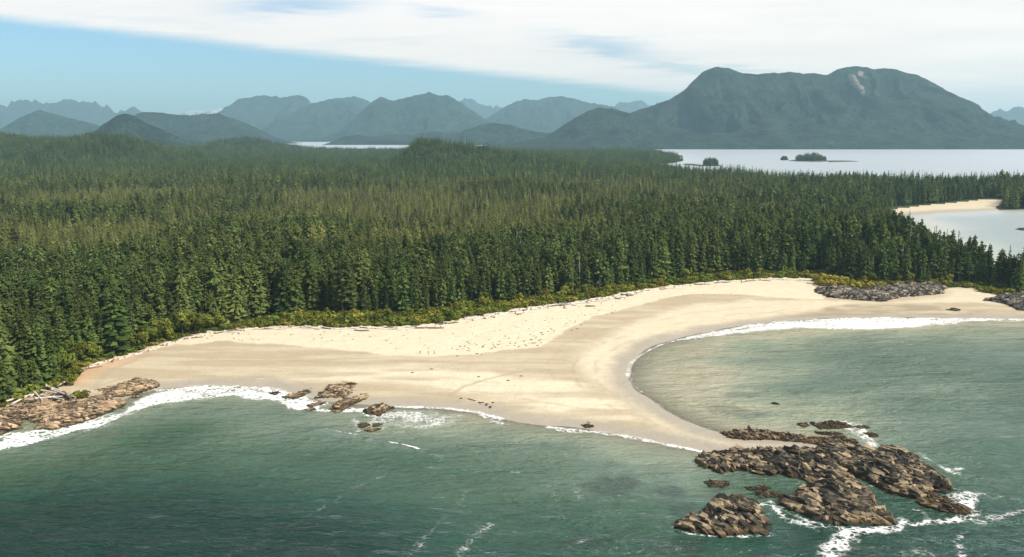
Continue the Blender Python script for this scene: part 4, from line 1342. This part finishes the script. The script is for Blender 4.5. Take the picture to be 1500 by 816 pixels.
def add_tree(name, label, cat, group, meshes, loc, s, sw, rz, olive_v, crown_name='crown'):
    r = bpy.data.objects.new(name, None)
    COL.objects.link(r)
    r.empty_display_size = 0.5
    r.location = loc
    r.scale = (s * sw, s * sw, s)
    r.rotation_euler = (0, 0, rz)
    tag(r, label, cat, group)
    for nm, me in ((crown_name, meshes[0]), ('trunk', meshes[1])):
        c = bpy.data.objects.new(nm, me)
        COL.objects.link(c)
        c.parent = r
        c['olive'] = float(olive_v)
    return r


ZONES = [(90, 'above the tan rocks at the left edge'), (310, 'along the curved left beach'), (470, 'behind the narrow left beach'), (700, 'behind the widest shrub strip'), (900, 'above the dotted dry sand'),
         (1060, 'where the beach bends right'), (1200, 'at the head of the right bay'), (1400, 'above the dark grey rocks'), (9999, 'on the point at the right edge')]
KINDS = [('spruce_tree', SPRUCE, 'dark full spruce'), ('slender_conifer', SLIM, 'slender narrow conifer'), ('layered_conifer', BROKEN, 'flat topped conifer')]
rk = random.Random(23)
MADE = {}
for i in np.nonzero(own)[0]:
    u = rk.random()
    kd = 0 if u < .66 else (1 if u < .80 else 2)
    if promontory[i] > .5 and rk.random() < .35:
        kd = 2
    nm, arr, desc = KINDS[kd]
    zone = next(z for lim, z in ZONES if tpx[i] < lim)
    o = add_tree(nm, desc + ' ' + zone, 'tree', 'conifers standing ' + zone, arr[rk.randrange(len(arr))], (TP[i, 0], TP[i, 1], th[i] - .3), size[i], wide[i], rk.random() * 6.28, olive[i])
    MADE.setdefault((desc, zone), []).append((o, size[i], tpx[i], olive[i]))

# those that stand out in each stretch say so in their labels
for (desc, zone), L in MADE.items():
    for word, key in (('tallest', lambda q: -q[1]), ('smallest', lambda q: q[1]), ('leftmost', lambda q: q[2]), ('rightmost', lambda q: -q[2]), ('palest', lambda q: -q[3])):
        if len(L) > 2:
            L.sort(key=key)
            o = L.pop(0)[0]
            o['label'] = word + ' ' + desc + ' ' + zone
rest = ~own
idx = np.zeros(n, np.int32)
ur = RNG.random(n)
pick = RNG.integers(0, 10 ** 6, n)


def choose(mask, kind):
    a = PROTO_IDX[kind]
    idx[mask] = np.array(a)[pick[mask] % len(a)]


Yd = TP[:, 1]
choose(Yd < 9999, 'spruce')
choose((ur < .2) | ((bog > .4) & (ur < .75)), 'slim')
choose((ur > .80) & (bog < .4), 'layered')
choose(ur > np.where(bog > .4, .978, .993), 'snag')
mid_ = (Yd > 1650)
choose(mid_, 'far_spruce')
choose(mid_ & ((ur < .25) | ((bog > .4) & (ur < .8))), 'far_slim')
choose(mid_ & (ur > .985), 'snag')
choose(Yd > 2300, 'clump')
pv = np.stack([TP[rest, 0], TP[rest, 1], th[rest] - .3], 1)
me = bpy.data.meshes.new('forest')
me.vertices.add(len(pv))
me.vertices.foreach_set('co', pv.astype(np.float32).ravel())
me.update()
set_attr(me, 'shape', idx[rest], 'INT')
set_attr(me, 'size', np.stack([size * wide, size * wide, size], 1)[rest], 'FLOAT_VECTOR')
set_attr(me, 'turn', np.stack([RNG.normal(0, .02, n), RNG.normal(0, .02, n), RNG.uniform(0, 6.28, n)], 1)[rest], 'FLOAT_VECTOR')
set_attr(me, 'olive', olive[rest])
forest = link('forest', me, m_needle)
tag(forest, 'dense dark conifer forest covering the island behind the beach', kind='stuff')


def scatter_tree(name, collection):
    g = bpy.data.node_groups.new(name, 'GeometryNodeTree')
    g.interface.new_socket('Geometry', in_out='INPUT', socket_type='NodeSocketGeometry')
    g.interface.new_socket('Geometry', in_out='OUTPUT', socket_type='NodeSocketGeometry')
    N, L = g.nodes, g.links
    gi, go = N.new('NodeGroupInput'), N.new('NodeGroupOutput')
    ip = N.new('GeometryNodeInstanceOnPoints')
    ci = N.new('GeometryNodeCollectionInfo')
    ci.inputs['Collection'].default_value = collection
    ci.inputs['Separate Children'].default_value = True
    ci.inputs['Reset Children'].default_value = True

    def na(attr, kind):
        q = N.new('GeometryNodeInputNamedAttribute')
        q.data_type = kind
        q.inputs['Name'].default_value = attr
        return next(o for o in q.outputs if o.enabled and o.name == 'Attribute')
    L.new(gi.outputs[0], ip.inputs['Points'])
    L.new(ci.outputs[0], ip.inputs['Instance'])
    ip.inputs['Pick Instance'].default_value = True
    L.new(na('shape', 'INT'), ip.inputs['Instance Index'])
    e2r = N.new('FunctionNodeEulerToRotation')
    L.new(na('turn', 'FLOAT_VECTOR'), e2r.inputs[0])
    L.new(e2r.outputs[0], ip.inputs['Rotation'])
    L.new(na('size', 'FLOAT_VECTOR'), ip.inputs['Scale'])
    L.new(ip.outputs[0], go.inputs[0])
    return g


md = forest.modifiers.new('scatter', 'NODES')
md.node_group = scatter_tree('forest_scatter', PROTO)
print('TREES', n, 'own', int(own.sum()))

# ------------------------------------------------------------------ leafy trees and shrubs along the back of the beach
rb = random.Random(31)


def along(line, n, z):
    P = [at(p[0], p[1], z) for p in line]
    seg = [(b - a).length for a, b in zip(P[:-1], P[1:])]
    tot = sum(seg)
    res = []
    for k in range(n):
        s = tot * (k + rb.uniform(.1, .9)) / n
        for a, b, L in zip(P[:-1], P[1:], seg):
            if s <= L:
                tdir = (b - a) / L
                nrm = Vector((-tdir.y, tdir.x, 0))
                if nrm.y < 0:
                    nrm = -nrm
                res.append((a + tdir * s, nrm, math.atan2(tdir.y, tdir.x)))
                break
            s -= L
    return res


for p, nrm, _ in along([(-20, 590), (45, 574), (88, 552), (140, 529), (200, 513), (260, 496), (330, 483)], 34, 3):
    q = p + nrm * rb.uniform(2, 9)
    s = rb.uniform(.75, 1.35)
    add_tree('leafy_tree', 'bright green rounded leafy tree at the edge of the left beach', 'tree', 'leafy trees along the left beach', ROUND[rb.randrange(3)], (q.x, q.y, height_at(q.x, q.y) - .2), s, rb.uniform(.8, 1.1), rb.random() * 6.28, rb.uniform(0, .12))
for p, nrm, _ in along([(450, 476), (560, 477), (660, 468), (760, 450), (880, 434), (1000, 416), (1130, 408)], 26, 3):
    q = p + nrm * rb.uniform(6, 20)
    s = rb.uniform(.45, .8)
    add_tree('leafy_tree', 'low rounded leafy tree among shrubs behind the middle beach', 'tree', 'leafy trees in the shrub belt', ROUND[rb.randrange(3)], (q.x, q.y, height_at(q.x, q.y) - .2), s, rb.uniform(.9, 1.2), rb.random() * 6.28, rb.uniform(.1, .5))
for p, nrm, _ in along([(1205, 412), (1262, 417), (1330, 414), (1400, 414), (1500, 428)], 20, 5):
    q = p + nrm * rb.uniform(3, 14)
    s = rb.uniform(.4, .85)
    add_tree('leafy_tree', 'rounded leafy tree above the dark grey rocks on the point', 'tree', 'leafy trees on the point', ROUND[rb.randrange(3)], (q.x, q.y, height_at(q.x, q.y) - .2), s, rb.uniform(.9, 1.2), rb.random() * 6.28, rb.uniform(.1, .45))


def shrub(p, s, ol, label, group):
    s *= 1.35
    o = link('shrub', BUSH[rb.randrange(len(BUSH))])
    o.location = (p.x, p.y, height_at(p.x, p.y) - .15)
    o.scale = (s * rb.uniform(.9, 1.4), s * rb.uniform(.9, 1.3), s * rb.uniform(.7, 1.0))
    o.rotation_euler = (0, 0, rb.random() * 6.28)
    o['olive'] = float(ol)
    tag(o, label, 'shrub', group)


for p, nrm, _ in along([(380, 478), (450, 477), (500, 479), (560, 478), (620, 476), (665, 469), (720, 459)], 105, 3):
    shrub(p + nrm * (rb.uniform(.5, 22)), rb.uniform(.7, 1.5), max(0, rb.gauss(.22, .22)), 'low green shrub in the wide belt between dry sand and forest', 'shrubs in the wide belt behind the middle beach')
for p, nrm, _ in along([(720, 459), (765, 451), (830, 443), (880, 435), (940, 424), (1000, 416), (1060, 411), (1130, 407), (1190, 407)], 110, 3):
    shrub(p + nrm * rb.uniform(.5, 15), rb.uniform(.7, 1.5), max(0, rb.gauss(.25, .22)), 'low green shrub along the forest edge where the beach bends right', 'shrubs where the beach bends to the right bay')
for p, nrm, _ in along([(1196, 414), (1225, 420), (1262, 422), (1290, 421)], 30, 5):
    shrub(p + nrm * rb.uniform(0, 14), rb.uniform(1.3, 2.3), rb.uniform(.7, 1.0), 'golden yellow shrub just above the dark grey rocks', 'golden shrubs above the grey rocks')
for p, nrm, _ in along([(1290, 419), (1340, 416), (1400, 417), (1442, 419), (1466, 428), (1510, 432)], 36, 4):
    shrub(p + nrm * rb.uniform(0, 10), rb.uniform(.7, 1.4), rb.uniform(.1, .6), 'green shrub at the foot of the forested point', 'shrubs at the foot of the point')
for p, nrm, _ in along([(0, 590), (45, 575), (84, 561), (92, 547)], 14, 3.5):
    shrub(p + nrm * rb.uniform(0, 4), rb.uniform(.8, 1.4), rb.uniform(.05, .3), 'green shrub behind the driftwood on the tan rock shelf', 'shrubs behind the left driftwood')
# the ground cover that knits the shrub belt together
UC = bpy.data.collections.new('undergrowth_shapes')
for k, bmh in enumerate(BUSH):
    UC.objects.link(bpy.data.objects.new('bush_shape_%d' % k, bmh))
cand = np.stack([RNG.uniform(-420, 560, 60000), RNG.uniform(330, 790, 60000)], 1)
ch, cd, cw = terrain(cand[:, 0], cand[:, 1])
cpx, cpy = project(cand[:, 0], cand[:, 1], ch)
cb = np.interp(cpx, [-200, 90, 300, 380, 450, 560, 660, 800, 900, 1000, 1150, 1200, 1300, 1400, 1440, 1500], [5, 4, 9, 17, 34, 38, 34, 21, 22, 29, 18, 26, 19, 12, 16, 12])
kk = (cw > 1.0) & (cw < cb + 3) & (cpx > -60) & (cpx < 1560)
cand, ch, cpx = cand[kk][:2600], ch[kk][:2600], cpx[kk][:2600]
m_ = len(cand)
ume = bpy.data.meshes.new('undergrowth')
ume.vertices.add(m_)
ume.vertices.foreach_set('co', np.stack([cand[:, 0], cand[:, 1], ch - .25], 1).astype(np.float32).ravel())
ume.update()
set_attr(ume, 'shape', RNG.integers(0, 5, m_), 'INT')
us_ = RNG.uniform(.7, 1.25, m_)
set_attr(ume, 'size', np.stack([us_ * 1.2, us_ * 1.2, us_ * RNG.uniform(.5, .85, m_)], 1), 'FLOAT_VECTOR')
set_attr(ume, 'turn', np.stack([np.zeros(m_), np.zeros(m_), RNG.uniform(0, 6.28, m_)], 1), 'FLOAT_VECTOR')
set_attr(ume, 'olive', np.clip(.9 * (fbm(cand[:, 0] / 22, cand[:, 1] / 22, 151, 3) - .32) + .25 * ((cpx > 1190) & (cpx < 1300)), 0, 1))
ug = link('undergrowth', ume, m_leaf)
tag(ug, 'low green undergrowth filling the belt between the sand and the forest', kind='stuff')
um = ug.modifiers.new('scatter', 'NODES')
um.node_group = scatter_tree('undergrowth_scatter', UC)

# the single mossy bush on the rock shelf
for k, (px, py) in enumerate(((112, 580), (118, 577), (124, 576), (107, 581), (120, 581))):
    q = at(px, py, 3.0)
    o = link('shrub', BUSH[k])
    o.location = (q.x, q.y, 2.2)
    o.scale = (1.0, .9, .75)
    o['olive'] = .5
    tag(o, 'yellow green shrub on the rock shelf beside the driftwood heap', 'shrub', 'shrubs on the rock shelf')

# bare grey dead trees that stand out of the forest edge
SNAG = []
for i in range(2):
    tb = TB()
    for k in range(20):
        z = rnd.uniform(8, 25)
        a = rnd.random() * 6.28
        L = (27 - z) * .2 + .6
        tb.tube([(0, 0, z), (math.cos(a) * L, math.sin(a) * L, z - .12 * L)], [.13, .04], 3)
    SNAG.append((tb.mesh('dead_branches', [m_snag]), trunk_mesh('dead_trunk', 27, .5, m_snag, rnd)))
for (px, py, s, lb) in ((36, 470, 1.0, 'bare grey dead tree in the forest at the left edge, taller of two'), (49, 445, .95, 'bare grey dead trunk at the left, right of the taller dead tree'), (147, 425, .9, 'pale dead trunk standing above the left beach forest'), (1157, 385, 1.0, 'tall grey dead tree with forked top in the forest above the right bay'),
                        (1320, 408, .95, 'dead tree with short side branches above the grey rocks'), (1341, 404, 1.1, 'tall pale bare trunk beside the dead tree above the grey rocks'), (1303, 412, .6, 'short dead stub left of the tall pale trunk'), (1277, 412, .7, 'thin dead trunk behind the golden shrubs'), (1354, 405, .6, 'short pale dead stub right of the tall pale trunk')):
    q = at(px, py, 4)
    add_tree('dead_tree', lb, 'dead tree', 'dead trees at the forest edge', SNAG[rb.randrange(2)], (q.x, q.y, height_at(q.x, q.y) - .3), s, 1.0, rb.random() * 6.28, 0, 'branches')

# ------------------------------------------------------------------ driftwood
LOG = []
for i in range(5):
    tb = TB()
    L = 10
    bend = rnd.uniform(-.25, .25)
    tb.tube([(-L / 2, 0, .3), (-L / 2 + .5, .02, .3), (0, bend, .32), (L / 2, bend * .3, .26)], [.52, .36, .30, .16], 8)
    if i % 2 == 0:
        for k in range(5):
            a = rnd.random() * 6.28
            tb.tube([(-L / 2 + .1, 0, .3), (-L / 2 - .35, math.cos(a) * .8, .35 + abs(math.sin(a)) * .8)], [.16, .05], 4)
    if i % 3 == 1:
        tb.tube([(1, bend * .7, .4), (2.2, bend + .9, .8)], [.12, .04], 4)
    LOG.append((tb.mesh('driftwood', [m_drift]), tb.mesh('driftwood_dark', [m_drift_dark])))


def log(p, rz, s, label, group, dark=False, tilt=0.0, z=None, fat=1.0):
    o = link('driftwood_log', LOG[rb.randrange(5)][1 if dark else 0])
    o.location = (p.x, p.y, (height_at(p.x, p.y) - .08) if z is None else z)
    o.rotation_euler = (0, tilt, rz)
    o.scale = (s * 1.15, fat * 1.35, fat * 1.35)
    tag(o, label, 'driftwood', group)


for p, nrm, a in along([(88, 556), (96, 547), (132, 533), (190, 518), (240, 502), (300, 488)], 46, 3):
    log(p - nrm * rb.uniform(.3, 4.2), a + rb.gauss(0, .4), rb.uniform(.2, .9), 'bleached driftwood log along the leafy trees on the left beach', 'driftwood along the left beach', rb.random() < .3, fat=rb.uniform(.45, .85))
for p, nrm, a in along([(300, 488), (345, 483), (400, 479), (450, 479), (500, 481), (560, 480), (620, 478), (665, 471)], 52, 3):
    log(p - nrm * abs(rb.gauss(1.0, 2.2)), a + rb.gauss(0, .4), rb.uniform(.3, 1.1), 'driftwood log at the foot of the shrubs on the middle beach', 'driftwood along the middle beach', rb.random() < .3, fat=rb.uniform(.6, 1.1))
for p, nrm, a in along([(690, 466), (720, 461), (765, 453), (830, 445), (880, 437), (940, 426)], 84, 3):
    log(p - nrm * abs(rb.gauss(1.5, 3.6)), a + rb.gauss(0, .35), rb.uniform(.35, 1.3), 'pale driftwood log in the thick drift line above dotted sand', 'driftwood above the dotted sand', rb.random() < .16, fat=rb.uniform(.7, 1.3))
for p, nrm, a in along([(940, 426), (1000, 418), (1060, 413), (1130, 409), (1190, 411)], 40, 3):
    log(p - nrm * abs(rb.gauss(.5, 2.4)), a + rb.gauss(0, .3), rb.uniform(.3, 1.0), 'driftwood log below the forest at the head of the right bay', 'driftwood at the head of the right bay', rb.random() < .3, fat=rb.uniform(.6, 1.1))
for (x0, y0, x1, y1, lb, dk) in ((20, 592, 58, 570, 'longest bleached log slanting up the rock shelf at the left', False), (45, 580, 66, 566, 'pale log crossing the upper end of the longest slanted log', False), (50, 575, 62, 588, 'short pale log leaning down the rock shelf', False), (58, 572, 95, 576, 'pale log lying level across the driftwood heap', False),
                              (62, 577, 92, 585, 'pale curved log at the front of the driftwood heap', False), (70, 568, 100, 575, 'grey log on the back of the driftwood heap', False), (78, 572, 110, 583, 'grey log pointing at the shrub on the rock shelf', False), (60, 570, 72, 562, 'short grey stick standing out at the back of the heap', True),
                              (84, 565, 102, 556, 'grey log on the sand edge behind the shrub', False), (10, 588, 38, 580, 'grey log half under the bushes at the left edge', False), (54, 584, 90, 580, 'thin pale log low in the driftwood heap', False), (95, 577, 106, 586, 'short dark log beside the shrub on the rock shelf', True)):
    p0, p1 = at(x0, y0, 3), at(x1, y1, 3)
    dvec = p1 - p0
    log((p0 + p1) / 2, math.atan2(dvec.y, dvec.x), dvec.length / 10.5, lb, 'driftwood heap on the rock shelf', dk, rb.uniform(-.06, .06), rb.uniform(2.3, 3.2), 0.95)
for (px, py, s, a, lb) in ((865, 448.5, .55, .1, 'thick dark log alone on the dry sand below the drift line'), (909, 437, .6, .3, 'dark reddish log at the upper edge of the dotted sand'), (700, 466, 1.3, .12, 'long pale log where the shrub belt narrows'), (630, 481, 1.4, .05, 'long dark log below the shrubs of the middle beach'), (353, 488, .35, 1.2, 'short pale log lying across the left beach drift line')):
    log(at(px, py, 3), a, s, lb, 'single logs on the sand', 'dark' in lb, fat=1.2)

# ------------------------------------------------------------------ small plants and dark specks on the sand
TUFT = []
for i in range(3):
    tb = TB()
    for k in range(26):
        a = rnd.random() * 6.28
        r = rnd.uniform(.1, .55)
        L = rnd.uniform(.25, .6)
        c0 = Vector((math.cos(a) * r * .6, math.sin(a) * r * .6, 0))
        tipv = Vector((math.cos(a) * (r + L * .7), math.sin(a) * (r + L * .7), rnd.uniform(.2, .6)))
        sdv = Vector((-math.sin(a), math.cos(a), 0)) * .14
        tb.tri(c0 - sdv, c0 + sdv, tipv, rnd.random())
    TUFT.append(tb.mesh('tuft_leaves', [m_leaf]))


def tuft(px, py, s, label, group):
    p = at(px, py, 2.6)
    o = link('beach_plant', TUFT[rb.randrange(3)])
    o.location = (p.x, p.y, height_at(p.x, p.y))
    o.scale = (s, s, s * .8)
    o.rotation_euler = (0, 0, rb.random() * 6.28)
    o['olive'] = rb.uniform(0, .3)
    tag(o, label, 'beach plant', group)


for k in range(62):
    u = rb.random()
    tuft(665 + 135 * u + rb.uniform(-6, 6), 510 - 12 * u * u + rb.gauss(0, 4.5), rb.uniform(.5, 1.15), 'small dark green plant dotting the dry sand at its seaward edge', 'beach plants at the seaward edge of the dry sand')
for k in range(60):
    rb.uniform(0, 1)
    u = rb.random()
    tuft(770 + 140 * u, 488 - 42 * u + rb.gauss(0, 9), rb.uniform(.4, .95), 'small green plant on the dry sand below the thick drift line', 'beach plants below the thick drift line')
for k in range(46):
    u = rb.random()
    tuft(560 + 210 * u, 497 - 14 * u + rb.gauss(0, 8), rb.uniform(.35, .8), 'tiny plant on the dry sand below the wide shrub belt', 'beach plants below the wide shrub belt')
for k in range(26):
    u = rb.random()
    tuft(300 + 260 * u, 493 + rb.gauss(0, 4), rb.uniform(.5, 1.0), 'low plant on the upper sand of the left beach', 'beach plants on the left beach')
tuft(793, 487, 1.3, 'taller olive plant standing alone near the right end of the dry sand', None)
tuft(795, 490, 1.1, 'low olive plant touching the taller lone plant on the dry sand', None)
for k in range(24):
    tuft(rb.uniform(905, 1090), rb.uniform(418, 436) - 8 * 0, rb.uniform(.35, .7), 'tiny plant on the pale sand near the bend of the beach', 'beach plants near the bend of the beach')

tb = TB()
for k in range(9):
    a = k * .7
    tb.tube([(0, 0, .05), (math.cos(a) * .45, math.sin(a) * .35, .16 + .05 * (k % 2)), (math.cos(a) * rnd.uniform(.6, 1.1), math.sin(a) * rnd.uniform(.5, .8), .04)], [.12, .10, .04], 4)
m_kelp = simple_material('dry_kelp', (0.03, 0.022, 0.012), (0.09, 0.06, 0.03), 3)
kelp = tb.mesh('kelp_strands', [m_kelp])
SPECK = [(675, 584, 'by itself at the left end of the row'), (687, 585, 0), (691, 586, 0), (695, 587, 0), (702, 589.5, 0), (704, 590, 0), (707, 589.5, 0), (713, 591.5, 0), (712, 593, 0), (718, 595, 0), (718, 596.5, 0), (722, 590, 0)]
for px, py, _ in SPECK:
    p = at(px, py, .8)
    o = link('kelp_clump', kelp)
    o.location = (p.x, p.y, height_at(p.x, p.y))
    o.scale = (.9, .9, 1.0)
    o.rotation_euler = (0, 0, rb.random() * 6.28)
    tag(o, 'small dark kelp clump in the row on the wet sand', 'kelp', 'kelp clumps on the wet sand')
for px, py, lb in ((701, 554, 'dark bit of kelp on the sand left of the faint track'), (744, 559, 'dark kelp clump on the pale sand right of the faint track'), (763, 553, 'kelp clump on the sand near the upper end of the faint track'), (632, 543, 'lone dark kelp clump on the damp sand'), (604, 548, 'lone dark kelp clump left on the damp sand nearer the rocks')):
    p = at(px, py, 1.4)
    o = link('kelp_clump', kelp)
    o.location = (p.x, p.y, height_at(p.x, p.y))
    o.scale = (1.0, .8, 1.1)
    tag(o, lb, 'kelp', 'single kelp clumps on the sand')


# ------------------------------------------------------------------ three people standing on the dry sand
def person(px, py, label, top, trousers, hair, rz, stride):
    z0 = 2.0
    p = at(px, py, z0)
    bm = bmesh.new()
    ly = bm.verts.layers.skin.verify()
    J = {}

    def v(nm, co, r):
        q = bm.verts.new(co)
        q[ly].radius = (r, r)
        J[nm] = q

    v('pelvis', (0, 0, .95), .15)
    v('waist', (0, 0, 1.10), .13)
    v('chest', (0, 0, 1.32), .165)
    v('neck', (0, 0, 1.50), .06)
    v('chin', (0, .02, 1.57), .075)
    v('head', (0, .01, 1.66), .105)
    v('crown', (0, 0, 1.74), .07)
    for sgn, nm in ((-1, 'l'), (1, 'r')):
        v('sh' + nm, (sgn * .19, 0, 1.42), .065)
        v('el' + nm, (sgn * .25, -.02, 1.14), .045)
        v('wr' + nm, (sgn * .26, .07 * sgn * stride, .90), .032)
        v('hd' + nm, (sgn * .26, .09 * sgn * stride, .80), .035)
        v('hip' + nm, (sgn * .10, 0, .90), .105)
        v('kn' + nm, (sgn * .11, .10 * sgn * stride + .02, .50), .07)
        v('an' + nm, (sgn * .11, .16 * sgn * stride - .02, .09), .045)
        v('to' + nm, (sgn * .12, .16 * sgn * stride + .15, .04), .04)
    E = [('pelvis', 'waist'), ('waist', 'chest'), ('chest', 'neck'), ('neck', 'chin'), ('chin', 'head'), ('head', 'crown')]
    for nm in 'lr':
        E += [('chest', 'sh' + nm), ('sh' + nm, 'el' + nm), ('el' + nm, 'wr' + nm), ('wr' + nm, 'hd' + nm), ('pelvis', 'hip' + nm), ('hip' + nm, 'kn' + nm), ('kn' + nm, 'an' + nm), ('an' + nm, 'to' + nm)]
    for a, b in E:
        bm.edges.new((J[a], J[b]))
    J['pelvis'][ly].use_root = True
    me = bpy.data.meshes.new('person')
    bm.to_mesh(me)
    bm.free()
    m, nt, out = material('clothes_and_skin')
    tcn = nt.add('ShaderNodeTexCoord').outputs['Object']
    sz = nt.add('ShaderNodeSeparateXYZ')
    nt.l.new(tcn, sz.inputs[0])
    c = nt.ramp(nt.math('DIVIDE', sz.outputs[2], 1.8), [(0.0, (.04, .035, .03)), (.06, trousers), (.53, top), (.835, (.45, .27, .18)), (.925, hair)], 'CONSTANT')
    principled(nt, out, c, .8)
    o = link('person', me, m)
    o.location = (p.x, p.y, height_at(p.x, p.y))
    o.rotation_euler = (0, 0, rz)
    o.modifiers.new('skin', 'SKIN')
    sub = o.modifiers.new('smooth', 'SUBSURF')
    sub.levels = sub.render_levels = 1
    return tag(o, label, 'person', 'people on the beach')


person(615.5, 520, 'dark clothed person on the dry sand, leftmost of the three', (.03, .035, .05), (.02, .022, .03), (.03, .02, .015), .4, .6)
person(627.5, 520, 'dark clothed person on the dry sand, middle of the three', (.05, .03, .03), (.03, .03, .035), (.03, .02, .015), 2.0, .3)
person(636.5, 520, 'dark clothed person on the dry sand, rightmost of the three', (.035, .05, .06), (.03, .025, .02), (.04, .03, .02), -1.2, .8)


# ------------------------------------------------------------------ small wooded islets in the strait
def islet(px0, px1, py, label, hgt, seed, lobes=1):
    a, b = at(px0, py), at(px1, py)
    c = (a + b) / 2
    w = (b - a).length / 2
    rr = random.Random(seed)
    root = bpy.data.objects.new('wooded_islet', None)
    COL.objects.link(root)
    root.location = (c.x, c.y, 0)
    tag(root, label, 'islet')
    dep = w * 0.9
    n = 40
    V, Fc = [], []
    for k in range(n):
        t = 2 * math.pi * k / n
        r = 1 + .12 * math.sin(3 * t + seed) + rr.uniform(-.06, .06)
        V += [(math.cos(t) * w * 1.12 * r, math.sin(t) * dep * r, -1.5), (math.cos(t) * w * 1.04 * r, math.sin(t) * dep * .95 * r, 1.6 + rr.uniform(-.6, .8)), (math.cos(t) * w * .85 * r, math.sin(t) * dep * .8 * r, 4.0)]
    V.append((0, 0, 7))
    top = len(V) - 1
    T = []
    for k in range(n):
        i, j = 3 * k, 3 * ((k + 1) % n)
        for q in (0, 1):
            T += [(i + q, j + q, j + q + 1), (i + q, j + q + 1, i + q + 1)]
        T.append((i + 2, j + 2, top))
    link('rock_base', new_mesh('islet_base', V, T, False), m_rock_tan, root)
    tb = TB()
    for k in range(int(24 + w * 1.6)):
        t, r = rr.random() * 6.28, math.sqrt(rr.random())
        x, y = math.cos(t) * w * .88 * r, math.sin(t) * dep * .85 * r
        prof = (1 - .45 * r ** 3)
        if lobes > 1:
            prof *= .72 + .28 * abs(math.sin(lobes * 1.4 * (x / w + .4)))
        conifer(tb, rr, hgt * prof * rr.uniform(.82, 1.05), .08, rr.uniform(5, 7), 10, 7, droop=.3, taper=.4, simple=True, org=(x, y, 3))
    tc = link('tree_cover', tb.mesh('islet_trees', [m_needle]), (), root)
    tc['kind'] = 'stuff'
    return root


islet(1028, 1053, 243, 'round domed wooded islet with a low reef on its left in the strait', 29, 3)
islet(1162, 1212, 236, 'larger long wooded islet with humped treetops in the strait', 36, 5, 2)
islet(1144, 1154, 234.5, 'smallest islet with a few low trees, left of the long humped one', 15, 9)
rock('rock_outcrop', 'thin low reef in the strait left of the domed islet', 'rock', [(1000, 241), (1012, 240), (1030, 242.5), (1030, 244), (1015, 242.5)], 2.5, m_rock, 2.2, seed=541)
rock('rock_outcrop', 'thin low reef in the strait right of the humped islet', 'rock', [(1212, 235.6), (1240, 235.6), (1258, 236.6), (1235, 237.2), (1214, 237.6)], 2.0, m_rock, 2.5, seed=543)
rock('rock_outcrop', 'bare rock off the tip of the wooded spit in the strait', 'rock', [(984, 229.5), (992, 228), (1000, 229), (994, 231), (986, 231.5)], 6, m_rock, 3.0, seed=545)

# ------------------------------------------------------------------ labels for the ends of each row of look-alikes
rows_ = {}
for o in COL.objects:
    if o.parent is None and o.get('group') and o.get('label'):
        x_, y_ = project(o.location.x, o.location.y, o.location.z)
        if 0 < x_ < 1500 and 0 < y_ < 816:
            rows_.setdefault((o['group'], o['label']), []).append((x_, o))
for (g_, l_), L_ in rows_.items():
    if len(L_) < 3:
        continue
    L_.sort(key=lambda q: q[0])
    k_ = min(5, len(L_) // 2)
    for i_, w_ in enumerate(('first', 'second', 'third', 'fourth', 'fifth')[:k_]):
        L_[i_][1]['label'] = w_ + ' from the left, ' + l_
        L_[-1 - i_][1]['label'] = w_ + ' from the right, ' + l_

# ------------------------------------------------------------------ the air
m_haze, nt, out = material('haze_air')
pv_ = nt.add('ShaderNodeVolumePrincipled')
pv_.inputs['Color'].default_value = (0.50, 0.84, 1.0, 1)
pv_.inputs['Density'].default_value = 4.9e-5
pv_.inputs['Anisotropy'].default_value = 0.15
nt.l.new(pv_.outputs[0], out.inputs['Volume'])
x0, x1, y0, y1, z0, z1 = -36000, 36000, -2500, 29500, -8.0, 1060
hv = [(x, y, z) for z in (z0, z1) for x, y in ((x0, y0), (x1, y0), (x1, y1), (x0, y1))]
hf = [(0, 3, 2, 1), (4, 5, 6, 7), (0, 1, 5, 4), (1, 2, 6, 5), (2, 3, 7, 6), (3, 0, 4, 7)]
haze = link('haze', new_mesh('haze', hv, hf, False), m_haze)
tag(haze, 'thin blue haze over the strait and the far mountains', kind='stuff')
